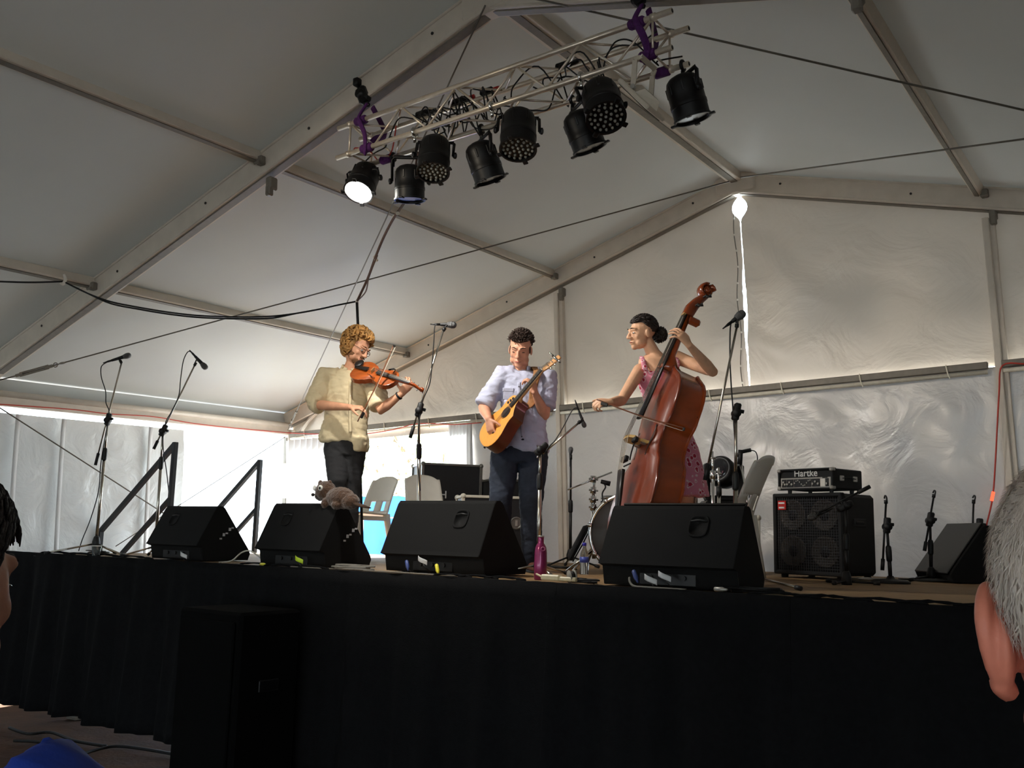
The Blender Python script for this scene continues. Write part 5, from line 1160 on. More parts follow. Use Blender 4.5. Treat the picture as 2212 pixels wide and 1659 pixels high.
BASS = [(0, .0), (.006, .09), (.03, .20), (.08, .275), (.15, .318), (.22, .332), (.29, .322), (.35, .29), (.385, .275), (.41, .262), (.45, .215), (.50, .190), (.55, .186), (.60, .200), (.635, .235), (.66, .245), (.69, .248), (.75, .258), (.80, .258), (.86, .235), (.91, .185), (.95, .12), (.98, .07), (1, .045)]
GUIT = [(0, .0), (.008, .06), (.03, .105), (.08, .153), (.15, .183), (.23, .198), (.31, .200), (.40, .190), (.50, .165), (.58, .145), (.66, .136), (.74, .138), (.82, .143), (.89, .138), (.95, .112), (.985, .07), (1, .03)]
def outline(prof, L, ws, cut=None):
    R_ = [(w*ws, t*L) for t, w in prof]; Lf = [(-w*ws, t*L) for t, w in reversed(prof)][:-1]
    if cut: R_ = [(cut(w, y/L), y) for w, y in R_]
    return R_+Lf
def body(root, O, a, n, out, depth, arch, names, mats, edge=.004, over=1.015):
    """O tail end on the top plane; a along the neck; n out of the top; returns P(x along width, y along neck, z above top)"""
    b = a.cross(n).normalized(); P = lambda x, y, z: O+b*x+a*y+n*z
    cy = sum(p[1] for p in out)/len(out)
    def ring(f, z): return [P(x*f, cy+(y-cy)*(f if f < 1 else 1+(f-1)*.5), z) for x, y in out]
    mb = MB(); mb.rings([ring(1, -depth+edge), ring(1, -edge)]); mb.build(names[0], mats[0], root, 35)
    mb = MB(); mb.rings([ring(over-.01, -edge), ring(over, -edge*.5), ring(over, 0), ring(over-.02, edge*.4), ring(.93, edge*.3), ring(.8, arch*.42), ring(.6, arch*.78), ring(.35, arch*.96), ring(.08, arch)]); mb.build(names[1], mats[1], root, 50)
    mb = MB(); mb.rings([ring(over-.01, -depth+edge), ring(over, -depth+edge*.5), ring(over, -depth), ring(.93, -depth-edge*.3), ring(.7, -depth-arch*.6), ring(.35, -depth-arch*.9), ring(.08, -depth-arch)]); mb.build(names[2], mats[2], root, 50)
    return P
def fhole(root, P, x, y, s, zf, m=M_ebony):
    mb = MB(); pts = []
    for k in range(15):
        t = k/14*2-1; pts.append(P(x+(.16*t+.12*math.sin(t*2.6))*s*math.copysign(1, x), y+t*s*.95, zf(x, y+t*s)+s*.03))
    mb.tube(pts, [s*.05+s*.035*math.sin(math.pi*k/14) for k in range(15)], 6, flat=.3, side=P(1, 0, 0)-P(0, 0, 0))
    for e in (0, 14): mb.lathe(pts[e], P(0, 0, 1)-P(0, 0, 0), [(-.001, s*.10), (.0012, s*.10)], 12)
    return mb.build('f_hole', m, root, True)
def scroll(root, P, y0, z0, L, w, m, pegm, npeg=4, big=False):
    """pegbox from y0 (nut) bending back, then the volute"""
    mb = MB(); secs = [(0, 0, .36, .30), (.25, -.05, .4, .34), (.5, -.16, .36, .30), (.68, -.28, .28, .24), (.8, -.32, .24, .22)]
    bx = P(1, 0, 0)-P(0, 0, 0); nx_ = P(0, 0, 1)-P(0, 0, 0)
    mb.loft([(P(0, y0+L*t, z0+L*dz), bx*(w*hw*2), nx_*(L*hd*.45)) for t, dz, hw, hd in secs], 12, 3); mb.build('pegbox', m, root, 40)
    mb = MB(); pts = []; rs = []
    for k in range(28):
        an = -1.2+k*.42; r_ = L*.20*(1-k/34); pts.append(P(0, y0+L*(.83)+r_*math.cos(an), z0-L*.30+L*.02+r_*math.sin(an)*1.0)); rs.append(w*(.75+.012*k))
    mb.tube(pts, [L*.055*(1-k/60) for k in range(28)], 8, flat=[max(.6, w*1.0/(L*.055)) for k in range(28)], side=nx_); mb.lathe(P(-w*.9, y0+L*.83, z0-L*.28), bx, [(0, L*.06), (w*.15, L*.07), (w*1.65, L*.07), (w*1.8, L*.06)], 14); mb.build('scroll', m, root, True)
    for k in range(npeg):
        sg = 1 if k % 2 else -1; yy = y0+L*(.12+.16*k); zz = z0-L*(.02+.07*k); mb = MB(); mb.cyl(P(-sg*w*.6, yy, zz), P(sg*w*(1.7 if not big else 1.5), yy, zz), w*.14, n=8)
        if big: mb.tube([P(sg*w*1.5, yy-.012, zz), P(sg*w*1.7, yy, zz-.03), P(sg*w*1.6, yy+.012, zz-.02)], .009, 8)
        else: mb.ell(P(sg*w*2.1, yy, zz), (w*.5, w*.32, w*.14), (bx, P(0, 1, 0)-P(0, 0, 0), nx_), 10, 6)
        mb.build('tuning_peg', pegm, root, True)
def bow(label, tip, frog, hairdir, L=None):
    tip, frog = V(tip), V(frog); t = thing('bow', label, 'bow', frog, 'string bows'); d = (tip-frog).normalized(); h = V(hairdir); h = (h-d*h.dot(d)).normalized(); n = (tip-frog).length
    mb = MB(); mb.tube([frog-d*.03]+[frog+d*n*k/10+h*(.012*math.sin(math.pi*k/10)) for k in range(11)], [.0045]*6+[.004]*4+[.003]*2, 8); mb.build('stick', mat('bow_wood', (110, 62, 34), .35, 0, .1, 20, coat=.3), t, True)
    mb = MB(); mb.box(frog+d*.03+h*.012, (.05, .014, .024), (d, d.cross(h), h), .004); mb.build('frog', M_ebony, t)
    mb = MB(); mb.box(tip-d*.006+h*.008, (.016, .009, .022), (d, d.cross(h), h), .003); mb.build('head', M_ebony, t)
    mb = MB(); mb.box((frog+d*.05+tip-d*.01)/2+h*.02, (n-.06, .010, .0015), (d, d.cross(h), h)); mb.build('bow_hair', mat('horse_hair', (215, 205, 185), .5), t)
    return t
R, U, F = RH, UP, TOCAM

# ================================================================== VIOLINIST
D0 = 7.55
J = lambda x, y, o=0: PD(x, y, D0-o)
ft = J(752, 1200); vio = thing('person', 'violinist with curly fair hair, beard and glasses, cream shirt, dark trousers, playing a violin', 'person', (ft.x, ft.y, H), 'musicians on stage')
hf = fr(R*.80+F*.50-U*.42, U*.9+R*.28-F*.05); hc = J(772, 752, .03); hs = 1.07
shR, elR, wrR = J(706, 812, .0), J(676, 874, .10), J(757, 880, .30); shL, elL, wrL = J(806, 822, .08), J(822, 886, .20), J(868, 850, .27)
knA, knB = J(730, 1040, .12), J(758, 1050, .02); hpA, hpB = J(727, 968), J(763, 972); anA, anB = J(735, 1195, -.02), J(752, 1200, .0)
anA.z = anB.z = H+.09
mb = MB(); add_head(mb, hc, hf, hs); nk = J(757, 800, .0)
mb.tube([hc-hf[2]*.06*hs-hf[1]*.02, hc.lerp(nk, .6), nk, J(756, 815, -.02)], [.052, .055, .062, .08], 14)
mb.loft([(J(756, 812, -.01), R*.10, F*.07), (J(756, 840), R*.15, F*.09), (J(752, 900), R*.135, F*.085), (J(745, 965), R*.13, F*.085)], 18)
add_arm(mb, shR, elR, wrR); add_arm(mb, shL, elL, wrL)
add_hand(mb, wrR, (R*.9-U*.05+F*.15), (-U*.7+F*-.3), (F*.3+U*.6), (.5, .65, .75, .8), s=1.0)
add_hand(mb, wrL, (R*.55+U*.72+F*.1), (-R*.45+U*.25-F*.85), (-R*.7+U*.6), (.75, .7, .75, .85), s=1.0, thumb=(-R*.6+U*.75-F*.1))
add_leg(mb, hpA, knA, anA); add_leg(mb, hpB, knB, anB)
place_mesh('body', remesh(mb, .0048, 7), M_skin1, vio)
face_parts(vio, hc, hf, hs, (95, 66, 40))
# beard, glasses, hair
X, Yd, Z = hf; HP = lambda x, y, z: hc+X*(x*hs)+Yd*(y*hs)+Z*(z*hs)
mb = MB(); mb.ell(HP(0, .05, -.085), (.045, .045, .036), hf); mb.ell(HP(0, .078, -.098), (.026, .022, .022), hf)
for q in (-1, 1): mb.ell(HP(q*.048, .024, -.062), (.019, .036, .036), hf); mb.ell(HP(q*.06, .005, -.035), (.014, .02, .03), hf)
mb.tube([HP(-.028, .092, -.054), HP(0, .103, -.05), HP(.028, .092, -.054)], [.005, .008, .005], 8, round_=True)
place_mesh('beard', remesh(mb, .005, 2), mat('sandy_beard', (112, 76, 48), .9, 0, .3, 150, .5, 250), vio, lambda p, n: .003*noise.noise(p*110))
mb = MB()
for q in (-1, 1):
    mb.tube([HP(q*.031+.021*math.cos(k*.45), .098-.004*abs(math.cos(k*.45)), -.004+.016*math.sin(k*.45)) for k in range(14)], .0022, 6, close=True); mb.tube([HP(q*.051, .094, 0), HP(q*.07, .05, .004), HP(q*.08, -.005, .006)], .002, 6)
mb.tube([HP(-.01, .1, 0), HP(.01, .1, 0)], .002, 6); mb.build('glasses', M_black, vio, True)
M_curl = mat('sandy_curls', (176, 130, 72), .6, 0, .5, 22, .3, 200); q_ = random.Random(4)
mb = MB(); mb.ell(HP(0, -.03, .055), (.086, .104, .094), hf); mb.ell(HP(0, -.078, -.025), (.078, .055, .085), hf)
for q in (-1, 1): mb.ell(HP(q*.066, -.03, .005), (.03, .055, .075), hf)
for k in range(620):
    d = V((q_.gauss(0, 1), q_.gauss(0, 1), q_.gauss(.25, 1))).normalized()
    if (d.y > .45 and d.z < .48) or d.z < -.85 or (d.y > .30 and d.z < .05): continue
    p = V((d.x*.086, -.028+d.y*.104, .045+d.z*.098 if d.z > 0 else .045+d.z*.12)); tdir = d.cross(V((q_.gauss(0, 1), q_.gauss(0, 1), q_.gauss(0, 1)))).normalized(); rr = q_.uniform(.012, .026); pts = []
    nn = d.cross(tdir)
    for j in range(7): an = j*.75; w_ = p+tdir*(rr*math.sin(an))+d*(rr*.75*(1-math.cos(an)))*.9+nn*(.004*j-.012); pts.append(HP(*w_))
    mb.tube(pts, [.005, .007, .0078, .0075, .0065, .005, .0015], 6)
mb.build('hair', M_curl, vio, True)
# shirt
M_cream = mat('cream_linen', (216, 199, 162), .85, 0, .07, 14, .25, 60)
mb = MB()
mb.loft([(J(757, 800, -.02), R*.062, F*.055), (J(756, 806, -.01), R*.12+U*.0, F*.08), (J(755, 822), R*.175, F*.105), (J(752, 850), R*.185, F*.12), (J(750, 895), R*.178, F*.122), (J(744, 930), R*.182, F*.125), (J(742, 945), R*.19, F*.13), (J(743, 957), R*.188, F*.128)], 28, 2.3)
mb.tube([J(728, 815), shR, shR.lerp(elR, .5), shR.lerp(elR, .97)], [.085, .085, .078, .072], 16); mb.tube([shR.lerp(elR, .9), elR.lerp(wrR, .16)], [.072, .066], 16)
mb.tube([J(785, 818, .02), shL, shL.lerp(elL, .5), shL.lerp(elL, .88)], [.085, .08, .078, .076], 16)
# long tail flap at the front right
mb.loft([(J(777, 945, .02), R*.065, F*.11), (J(778, 964, .02), R*.06, F*.105), (J(778, 976, .02), R*.052, F*.1)], 16, 3)
so = place_mesh('shirt', remesh(mb, .008, 14), M_cream, vio, wrinkle(.016, 9, 3, (1, 1, .6)))
mb = MB()
for q in (-1, 1):
    c = nk+F*.055+U*.005; mb.prism([c+R*q*.012-U*.0, c+R*q*.062+U*.03-F*.04, c+R*q*.085-U*.012-F*.02, c+R*q*.04-U*.055+F*.01], F*.008)
mb.tube(bez([nk+F*.05-R*.055+U*.02, nk-R*.065+U*.035-F*.03, nk-F*.075+U*.04, nk+R*.065+U*.035-F*.03, nk+F*.05+R*.055+U*.02], 5), .016, 8, flat=.5, side=U); mb.build('collar', M_cream, so, True)
mb = MB(); mb.tube(bez([J(757, 822, .118), J(756, 860, .135), J(756, 900, .135), J(757, 935, .14)], 5), .013, 6, flat=.3, side=R); mb.build('placket', M_cream, so, True)
for k in range(5): mb = MB(); mb.lathe(J(757, 832+k*23, .134), F, [(0, .006), (.004, .005)], 8); mb.build('button', M_white, so)
mb = MB(); mb.lathe(elR.lerp(wrR, .17), (wrR-elR), [(-.035, .062), (-.03, .07), (.0, .069), (.006, .06)], 18); mb.build('cuff', M_cream, so, True)
mb = MB(); mb.lathe(shL.lerp(elL, .86), (elL-shL), [(-.03, .072), (-.025, .08), (.008, .08), (.014, .068)], 18); mb.build('cuff', M_cream, so, True)
mb = MB(); mb.lathe(elL.lerp(wrL, .86), wrL-elL, [(-.008, .03), (-.006, .034), (.006, .034), (.008, .03)], 16); mb.build('wristband', M_black, vio, True)
# trousers and shoes
M_dkpant = mat('charcoal_trousers', (38, 38, 40), .85, 0, .12, 20, .2, 80)
mb = MB(); mb.loft([(J(744, 938), R*.15, F*.115), (J(744, 962), R*.16, F*.125), (J(746, 985), R*.14, F*.12)], 24, 2.3)
add_leg(mb, hpA, knA, anA, 1, (.10, .092, .076, .07, .064, .062)); add_leg(mb, hpB, knB, anB, 1, (.10, .092, .076, .07, .064, .062))
place_mesh('trousers', remesh(mb, .009, 4), M_dkpant, vio, wrinkle(.009, 8, 9))
M_shoe = mat('dark_leather', (34, 26, 22), .5); M_sole = mat('rubber_sole', (24, 22, 20), .8)
shoe(vio, anA, F*.8-R*.5, M_shoe, M_sole); shoe(vio, anB, F*.8+R*.4, M_shoe, M_sole)
# violin under the chin
vt = J(766, 795, .16); vn = J(917, 839, .42)
va = (vn-vt).normalized(); vnn = (U*.62+F*.70-R*.05); vnn = (vnn-va*vnn.dot(va)).normalized()
vk = (vn-vt).length/.59
vl = thing('violin', 'amber varnished violin held under the chin', 'violin', vt)
Pv = body(vl, vt, va, vnn, outline(VIOL, .356*vk, vk), .036*vk, .014*vk, ('ribs', 'top_plate', 'back_plate'), (M_vback, M_maple, M_vback), .003)
zf = lambda x, y: .014*vk*(1-(abs(x)/(.1*vk))**2*.8)
for q in (-1, 1): fhole(vl, Pv, q*.043*vk, .175*vk, .036*vk, zf)
mb = MB(); mb.loft([(Pv(0, .20*vk, .027*vk), (Pv(.021*vk, 0, 0)-Pv(0, 0, 0)), vnn*.004), (Pv(0, .47*vk, .015*vk), (Pv(.012*vk, 0, 0)-Pv(0, 0, 0)), vnn*.004)], 10, 3); mb.build('fingerboard', M_ebony, vl)
mb = MB(); mb.loft([(Pv(0, .34*vk, -.012*vk), (Pv(.017*vk, 0, 0)-Pv(0, 0, 0)), vnn*.018), (Pv(0, .37*vk, .002*vk), (Pv(.012*vk, 0, 0)-Pv(0, 0, 0)), vnn*.012), (Pv(0, .48*vk, .004*vk), (Pv(.012*vk, 0, 0)-Pv(0, 0, 0)), vnn*.01)], 12); mb.build('neck', M_vback, vl, True)
mb = MB(); mb.box(Pv(0, .165*vk, .028*vk), (.042*vk, .004, .03*vk), ((Pv(1, 0, 0)-Pv(0, 0, 0)), va, vnn), .002); mb.build('bridge', M_bone, vl)
mb = MB(); mb.loft([(Pv(0, .01*vk, .016*vk), (Pv(.012*vk, 0, 0)-Pv(0, 0, 0)), vnn*.004), (Pv(0, .12*vk, .028*vk), (Pv(.021*vk, 0, 0)-Pv(0, 0, 0)), vnn*.004)], 10, 3); mb.build('tailpiece', M_ebony, vl)
mb = MB(); mb.ell(Pv(-.035*vk, .02*vk, .024*vk), (.04*vk, .03*vk, .01*vk), ((Pv(1, 0, 0)-Pv(0, 0, 0)), va, vnn)); mb.build('chin_rest', M_ebony, vl, True)
for k in range(4): mb = MB(); x = (k-1.5)*.0075*vk; mb.tube([Pv(x, .12*vk, .03*vk), Pv(x*1.2, .165*vk, .044*vk), Pv(x*.6, .48*vk, .022*vk)], .0009, 5); mb.build('string', M_string, vl)
mb = MB(); mb.tube(bez([Pv(-.05*vk, .30*vk, .012), Pv(-.06*vk, .31*vk, .03), Pv(-.05*vk, .32*vk, .055), Pv(-.03*vk, .31*vk, .06)], 5), .004, 6); mb.cyl(Pv(-.05*vk, .315*vk, .055), Pv(-.02*vk, .29*vk, .062), .007); mb.build('clip_microphone', M_black, vl, True)
scroll(vl, Pv, .48*vk, .006*vk, .10*vk, .011*vk, M_vback, M_ebony)
bow('violin bow held upright across the strings', J(850, 745, .36), J(776, 903, .42), R*.8-F*.3)

# ================================================================== GUITARIST
D0 = 7.15
J = lambda x, y, o=0: PD(x, y, D0-o)
ft = J(1145, 1215); gui = thing('person', 'guitarist with short dark hair in pale blue shirt and jeans looking down at his guitar', 'person', (ft.x, ft.y, H), 'musicians on stage')
hf = fr(F*.90-U*.42-R*.16, U*.9+F*.42); hc = J(1124, 754, .05); hs = 1.09
shR, elR, wrR = J(1088, 810, .0), J(1044, 880, .06), J(1055, 905, .24); shL, elL, wrL = J(1180, 812, .0), J(1177, 897, .08), J(1157, 852, .20)
hpA, hpB = J(1090, 985), J(1153, 985); knA, knB = J(1082, 1085, .08), J(1146, 1095, .06); anA, anB = J(1080, 1210, -.02), J(1150, 1215, .0); anA.z = anB.z = H+.09
nk = J(1124, 803, -.01)
mb = MB(); add_head(mb, hc, hf, hs, 1.06)
mb.tube([hc-hf[2]*.07*hs-hf[1]*.03, nk, J(1126, 818, -.02)], [.058, .062, .085], 14)
mb.loft([(J(1128, 812, -.01), R*.11, F*.07), (J(1132, 840), R*.15, F*.095), (J(1130, 900), R*.14, F*.09), (J(1125, 975), R*.14, F*.09)], 18)
add_arm(mb, shR, elR, wrR, 1.05); add_arm(mb, shL, elL, wrL, 1.05)
add_hand(mb, wrR, (R*.22-U*.9+F*.15), (-F*.55+R*.7), (R*.5-F*.4+U*.2), (.35, .45, .5, .55), s=1.05)
add_hand(mb, wrL, (-R*.25+U*.9+F*.1), (-F*.35-R*.75+U*.25), (-R*.5+U*.7), (.9, .85, .85, .9), s=1.05, thumb=(-R*.35+U*.8-F*.5))
add_leg(mb, hpA, knA, anA); add_leg(mb, hpB, knB, anB)
place_mesh('body', remesh(mb, .0048, 7), M_skin2, gui)
face_parts(gui, hc, hf, hs, (44, 30, 22), closed=True)
X, Yd, Z = hf; HP = lambda x, y, z: hc+X*(x*hs)+Yd*(y*hs)+Z*(z*hs)
M_dkhair = mat('dark_brown_hair', (52, 36, 27), .65, 0, .35, 60, .5, 250)
def mk(d):
    line = .30+.10*abs(d.x) if d.y > .15 else (-.25 if d.y < -.2 else .05)
    return sm(line-.10, line+.06, d.z)
def ex(mb, P):
    q_ = random.Random(8)
    for k in range(420):
        d = V((q_.gauss(0, 1), q_.gauss(0, 1), abs(q_.gauss(0, 1))+.1)).normalized()
        if mk(d) < .7: continue
        p = V((d.x*.083, -.018+d.y*.106, .038+d.z*.096)); t = (d*.5+V((q_.gauss(0, .5), .35 if d.y > .2 else -.3, .25))).normalized()
        mb.tube([P(*(p-d*.006)), P(*(p+t*.010)), P(*(p+t*.022+V((0, 0, -.003))))], [.006, .005, .001], 5)
hair_shell(gui, hc, hf, hs, mk, M_dkhair, 1.07, .004, 40, extra=ex)
mb = MB()
for q in (-1, 1): mb.ell(HP(q*.07, .012, .0), (.006, .014, .028), hf, 10, 8)
mb.build('sideburns', M_dkhair, gui, True)
M_pale = mat('pale_blue_cotton', (178, 180, 200), .85, 0, .06, 18, .25, 60)
mb = MB()
mb.loft([(J(1126, 800, -.02), R*.066, F*.058), (J(1128, 806, -.01), R*.12, F*.085), (J(1133, 820), R*.178, F*.11), (J(1133, 845), R*.185, F*.122), (J(1132, 890), R*.172, F*.12), (J(1131, 930), R*.17, F*.12), (J(1133, 957), R*.178, F*.132), (J(1134, 977), R*.176, F*.132)], 28, 2.3)
mb.tube([J(1105, 815), shR, shR.lerp(elR, .5), shR.lerp(elR, .95)], [.088, .085, .076, .074], 16)
mb.tube([J(1165, 815), shL, shL.lerp(elL, .5), shL.lerp(elL, .80)], [.088, .083, .078, .078], 16)
so = place_mesh('shirt', remesh(mb, .008, 14), M_pale, gui, wrinkle(.016, 9, 21, (1, 1, .7)))
mb = MB()
for q in (-1, 1):
    c = nk+F*.07-U*.005; mb.prism([c+R*q*.01-U*.03, c+R*q*.055+U*.03-F*.04, c+R*q*.088+U*.0-F*.03, c+R*q*.06-U*.055+F*.005], F*.008)
mb.tube(bez([nk+F*.055-R*.055+U*.02, nk-R*.068+U*.035-F*.03, nk-F*.078+U*.045, nk+R*.068+U*.035-F*.03, nk+F*.055+R*.055+U*.02], 5), .017, 8, flat=.5, side=U); mb.build('collar', M_pale, so, True)
mb = MB(); mb.tube(bez([J(1121, 826, .122), J(1122, 860, .134), J(1126, 900, .134), J(1130, 945, .13)], 5), .013, 6, flat=.3, side=R); mb.build('placket', M_pale, so, True)
for k in range(5): mb = MB(); mb.lathe(J(1121+k*1.5, 835+k*27, .135), F, [(0, .006), (.004, .005)], 8); mb.build('button', mat('dark_button', (70, 64, 70), .4), so)
mb = MB(); mb.box(J(1098, 842, .118), (.085, .012, .03), (R, F, U), .004); mb.box(J(1098, 853, .118), (.075, .008, .07), (R, F, U), .003); mb.build('pocket', M_pale, so)
for a_, b_, k_ in ((shR, elR, .93), (shL, elL, .78)): mb = MB(); mb.lathe(a_.lerp(b_, k_), (b_-a_), [(-.035, .07), (-.03, .08), (.008, .081), (.014, .068)], 18); mb.build('cuff', M_pale, so, True)
M_jean = mat('dark_blue_denim', (34, 41, 55), .85, 0, .22, 9, .25, 120)
mb = MB(); mb.loft([(J(1130, 950), R*.155, F*.115), (J(1125, 975), R*.17, F*.12), (J(1122, 1000), R*.165, F*.115)], 24, 2.3)
add_leg(mb, hpA, knA, anA, 1, (.108, .10, .085, .08, .074, .07)); add_leg(mb, hpB, knB, anB, 1, (.108, .10, .085, .08, .074, .07))
place_mesh('jeans', remesh(mb, .009, 4), M_jean, gui, wrinkle(.010, 9, 33))
M_bshoe = mat('brown_suede', (92, 52, 36), .8)
shoe(gui, anA, F*.9-R*.3, M_bshoe, M_sole); shoe(gui, anB, F*.9+R*.2, M_bshoe, M_sole)
mb = MB(); mb.tube(bez([J(1160, 962, .12), J(1163, 975, .14), J(1160, 990, .14)], 4), .007, 6); mb.build('belt_clip', M_chrome, gui, True)
# guitar
gb = J(1064, 926, .22); gn_ = J(1171, 800, .36); ga = (gn_-gb).normalized(); gk = (gn_-gb).length/.65
gn = (F*.52-R*.66+U*.55); gn = (gn-ga*gn.dot(ga)).normalized()
gt = gb-ga*(.155*gk)
gtr = thing('guitar', 'golden-topped acoustic guitar with cutaway and dark sides', 'guitar', gt)
sgn = 1 if ga.cross(gn).dot(R) > 0 else -1
def cutf(w, t): return w if t < .76 else (w*(1-sm(.76, .86, t)*.72))
out = outline(GUIT, .50*gk, gk, cutf) if sgn > 0 else [(-x, y) for x, y in outline(GUIT, .50*gk, gk, cutf)][::-1]
Pg = body(gtr, gt, ga, gn, out, .115*gk, .002, ('sides', 'soundboard', 'back'), (M_mahog, M_spruce, M_mahog), .003, 1.004)
gx = Pg(1, 0, 0)-Pg(0, 0, 0)
mb = MB(); mb.lathe(Pg(0, .335*gk, .0022), gn, [(0, .052*gk), (.0012, .052*gk)], 28); ro = mb.build('sound_hole', M_ebony, gtr); mb = MB(); mb.tube([Pg(.058*gk*math.cos(k*.3), .335*gk+.058*gk*math.sin(k*.3), .0025) for k in range(21)], .003, 5, flat=.4, close=True); mb.build('rosette', M_mahog, ro, True)
for k in range(3): mb = MB(); mb.ell(Pg(-sgn*(.095-.012*k)*gk, (.40+.028*k)*gk, .0025), (.022*gk, .012*gk, .0015), (gx, ga, gn), 12, 6); mb.build('leaf_port', M_ebony, gtr)
mb = MB(); mb.loft([(Pg(-.075*gk, .15*gk, .004), ga*.012, gn*.004), (Pg(-.04*gk, .155*gk, .006), ga*.018, gn*.006), (Pg(.04*gk, .155*gk, .006), ga*.018, gn*.006), (Pg(.075*gk, .15*gk, .004), ga*.012, gn*.004)], 12, 3); mb.build('bridge', M_ebony, gtr, True)
mb = MB(); mb.loft([(Pg(0, .40*gk, .010), gx*.028*gk, gn*.005), (Pg(0, .805*gk, .010), gx*.0215*gk, gn*.005)], 10, 4); mb.build('fingerboard', M_ebony, gtr)
mb = MB(); mb.loft([(Pg(0, .46*gk, -.03), gx*.03*gk, gn*.035), (Pg(0, .52*gk, -.006), gx*.026*gk, gn*.018), (Pg(0, .80*gk, -.003), gx*.0215*gk, gn*.013), (Pg(0, .82*gk, -.006), gx*.024*gk, gn*.01)], 14); mb.build('neck', mat('pale_neck_wood', (188, 140, 92), .4, 0, .1, 20, coat=.3), gtr, True)
for k in range(12): yy = .805*gk-.65*gk*(1-2**(-(k+1)/12)); mb = MB(); mb.box(Pg(0, yy, .0155), (.046*gk, .002, .002), (gx, ga, gn)); mb.build('fret', M_silver, gtr)
mb = MB(); mb.loft([(Pg(0, .81*gk, -.004), gx*.023*gk, gn*.008), (Pg(0, .85*gk, -.012), gx*.034*gk, gn*.008), (Pg(0, .98*gk, -.035), gx*.036*gk, gn*.007), (Pg(0, .99*gk, -.037), gx*.03*gk, gn*.006)], 12, 5); mb.build('headstock', MATS['pale_neck_wood'], gtr, True)
mb = MB(); mb.box(Pg(0, .81*gk, .01), (.044*gk, .006, .012), (gx, ga, gn), .002); mb.build('nut', M_white, gtr)
for k in range(6):
    sg = 1 if k % 2 else -1; yy = (.87+.045*(k//2))*gk; zz = -.016-.14*(yy-.85*gk); mb = MB(); mb.cyl(Pg(sg*.03*gk, yy, zz+.0), Pg(sg*.052*gk, yy, zz), .004, n=8); mb.ell(Pg(sg*.06*gk, yy, zz), (.010, .012, .006), (gx, ga, gn), 10, 6); mb.cyl(Pg(sg*.02*gk, yy, zz), Pg(sg*.02*gk, yy, zz+.022), .0045, n=8); mb.build('tuner', M_chrome, gtr, True)
for k in range(6): mb = MB(); x = (k-2.5)*.0075*gk; mb.tube([Pg(x*1.3, .155*gk, .014), Pg(x, .81*gk, .019), Pg(x*.9, .9*gk, -.004)], .0009, 5); mb.build('string', M_string, gtr)
cp = Pg(0, .955*gk, -.005); mb = MB(); mb.bar(cp-gx*.035, cp+gx*.035, .016, .014, gn); mb.bar(cp+gx*.035, cp+gx*.03-gn*.05, .014, .012, ga); mb.tube([cp-gx*.035+gn*.0+gn*.02*math.cos(k*.7)*1.4-gx*.02+gx*.0-gx*.02*math.sin(k*.7) for k in range(9)], .004, 6, close=True); mb.build('capo', M_chrome, gtr, True)
mb = MB(); ns = nk; mb.tube(bez([Pg(0, .44*gk, -.09), J(1148, 870, .14), J(1153, 835, .145), J(1160, 808, .13), J(1158, 797, .04), J(1150, 797, -.06), J(1120, 850, -.15), J(1085, 930, -.13), Pg(0, .0, -.06)], 6), .028, 8, flat=.1, side=R); mb.build('strap', M_strap, gtr, True)
mb = MB(); mb.lathe(gt-gn*.05, -ga, [(0, .006), (.01, .005), (.014, .009), (.02, .009)], 10); mb.build('strap_button', M_black, gtr, True)

# ================================================================== BASSIST
D0 = 6.45
J = lambda x, y, o=0: PD(x, y, D0-o)
ft = J(1490, 1255); bas = thing('person', 'bassist in floral dress with dark hair in a bun behind the double bass', 'person', (ft.x, ft.y, H), 'musicians on stage')
hf = fr(-R*.92+F*.30-U*.10, U*.95-R*.12+F*.1); hc = J(1387, 719, .0); hs = .98
shR, elR, wrR = J(1382, 800, .02), J(1342, 866, .26), J(1319, 868, .42); shL, elL, wrL = J(1462, 772, -.02), J(1540, 804, .16), J(1489, 746, .37)
hpA, hpB = J(1440, 965, -.02), J(1475, 965, -.02); knA, knB = J(1450, 1080, .0), J(1486, 1085, -.02); anA, anB = J(1455, 1235, -.04), J(1490, 1240, -.04); anA.z = anB.z = H+.08
nk = J(1410, 762, -.01)
mb = MB(); add_head(mb, hc, hf, hs, .92)
mb.tube([hc-hf[2]*.055*hs-hf[1]*.03, hc.lerp(nk, .55)+R*.004, nk, J(1414, 775, -.01)], [.044, .043, .05, .075], 14)
mb.loft([(J(1414, 768, -.01), R*.07, F*.05), (J(1420, 778), R*.13, F*.075), (J(1424, 800, .0), R*.145, F*.09), (J(1430, 850, .0), R*.125, F*.085), (J(1440, 900), R*.11, F*.08), (J(1452, 960), R*.15, F*.11)], 20)
add_arm(mb, shR, elR, wrR, .92); add_arm(mb, shL, elL, wrL, .95)
add_hand(mb, wrR, (-R*.85-U*.1+F*.35), (-U*.55-R*.25-F*.3), (F*.35+U*.3-R*.3), (.95, 1.0, 1.0, 1.05), s=.95)
add_hand(mb, wrL, (-R*.62+U*.74+F*.12), (-R*.45-U*.35-F*.75), (R*.35+U*.6-F*.5), (.45, .5, .5, .55), s=1.0, spread=.12)
add_leg(mb, hpA, knA, anA, .92); add_leg(mb, hpB, knB, anB, .92)
place_mesh('body', remesh(mb, .0048, 7), M_skin3, bas)
face_parts(bas, hc, hf, hs, (46, 32, 24))
X, Yd, Z = hf; HP = lambda x, y, z: hc+X*(x*hs)+Yd*(y*hs)+Z*(z*hs)
M_bkhair = mat('black_brown_hair', (38, 27, 22), .5, 0, .4, 50, .5, 200)
def mk2(d):
    line = .40 if d.y > .3 else (-.40 if d.y < -.25 else -.05+.9*max(0, d.y))
    return sm(line-.12, line+.05, d.z)
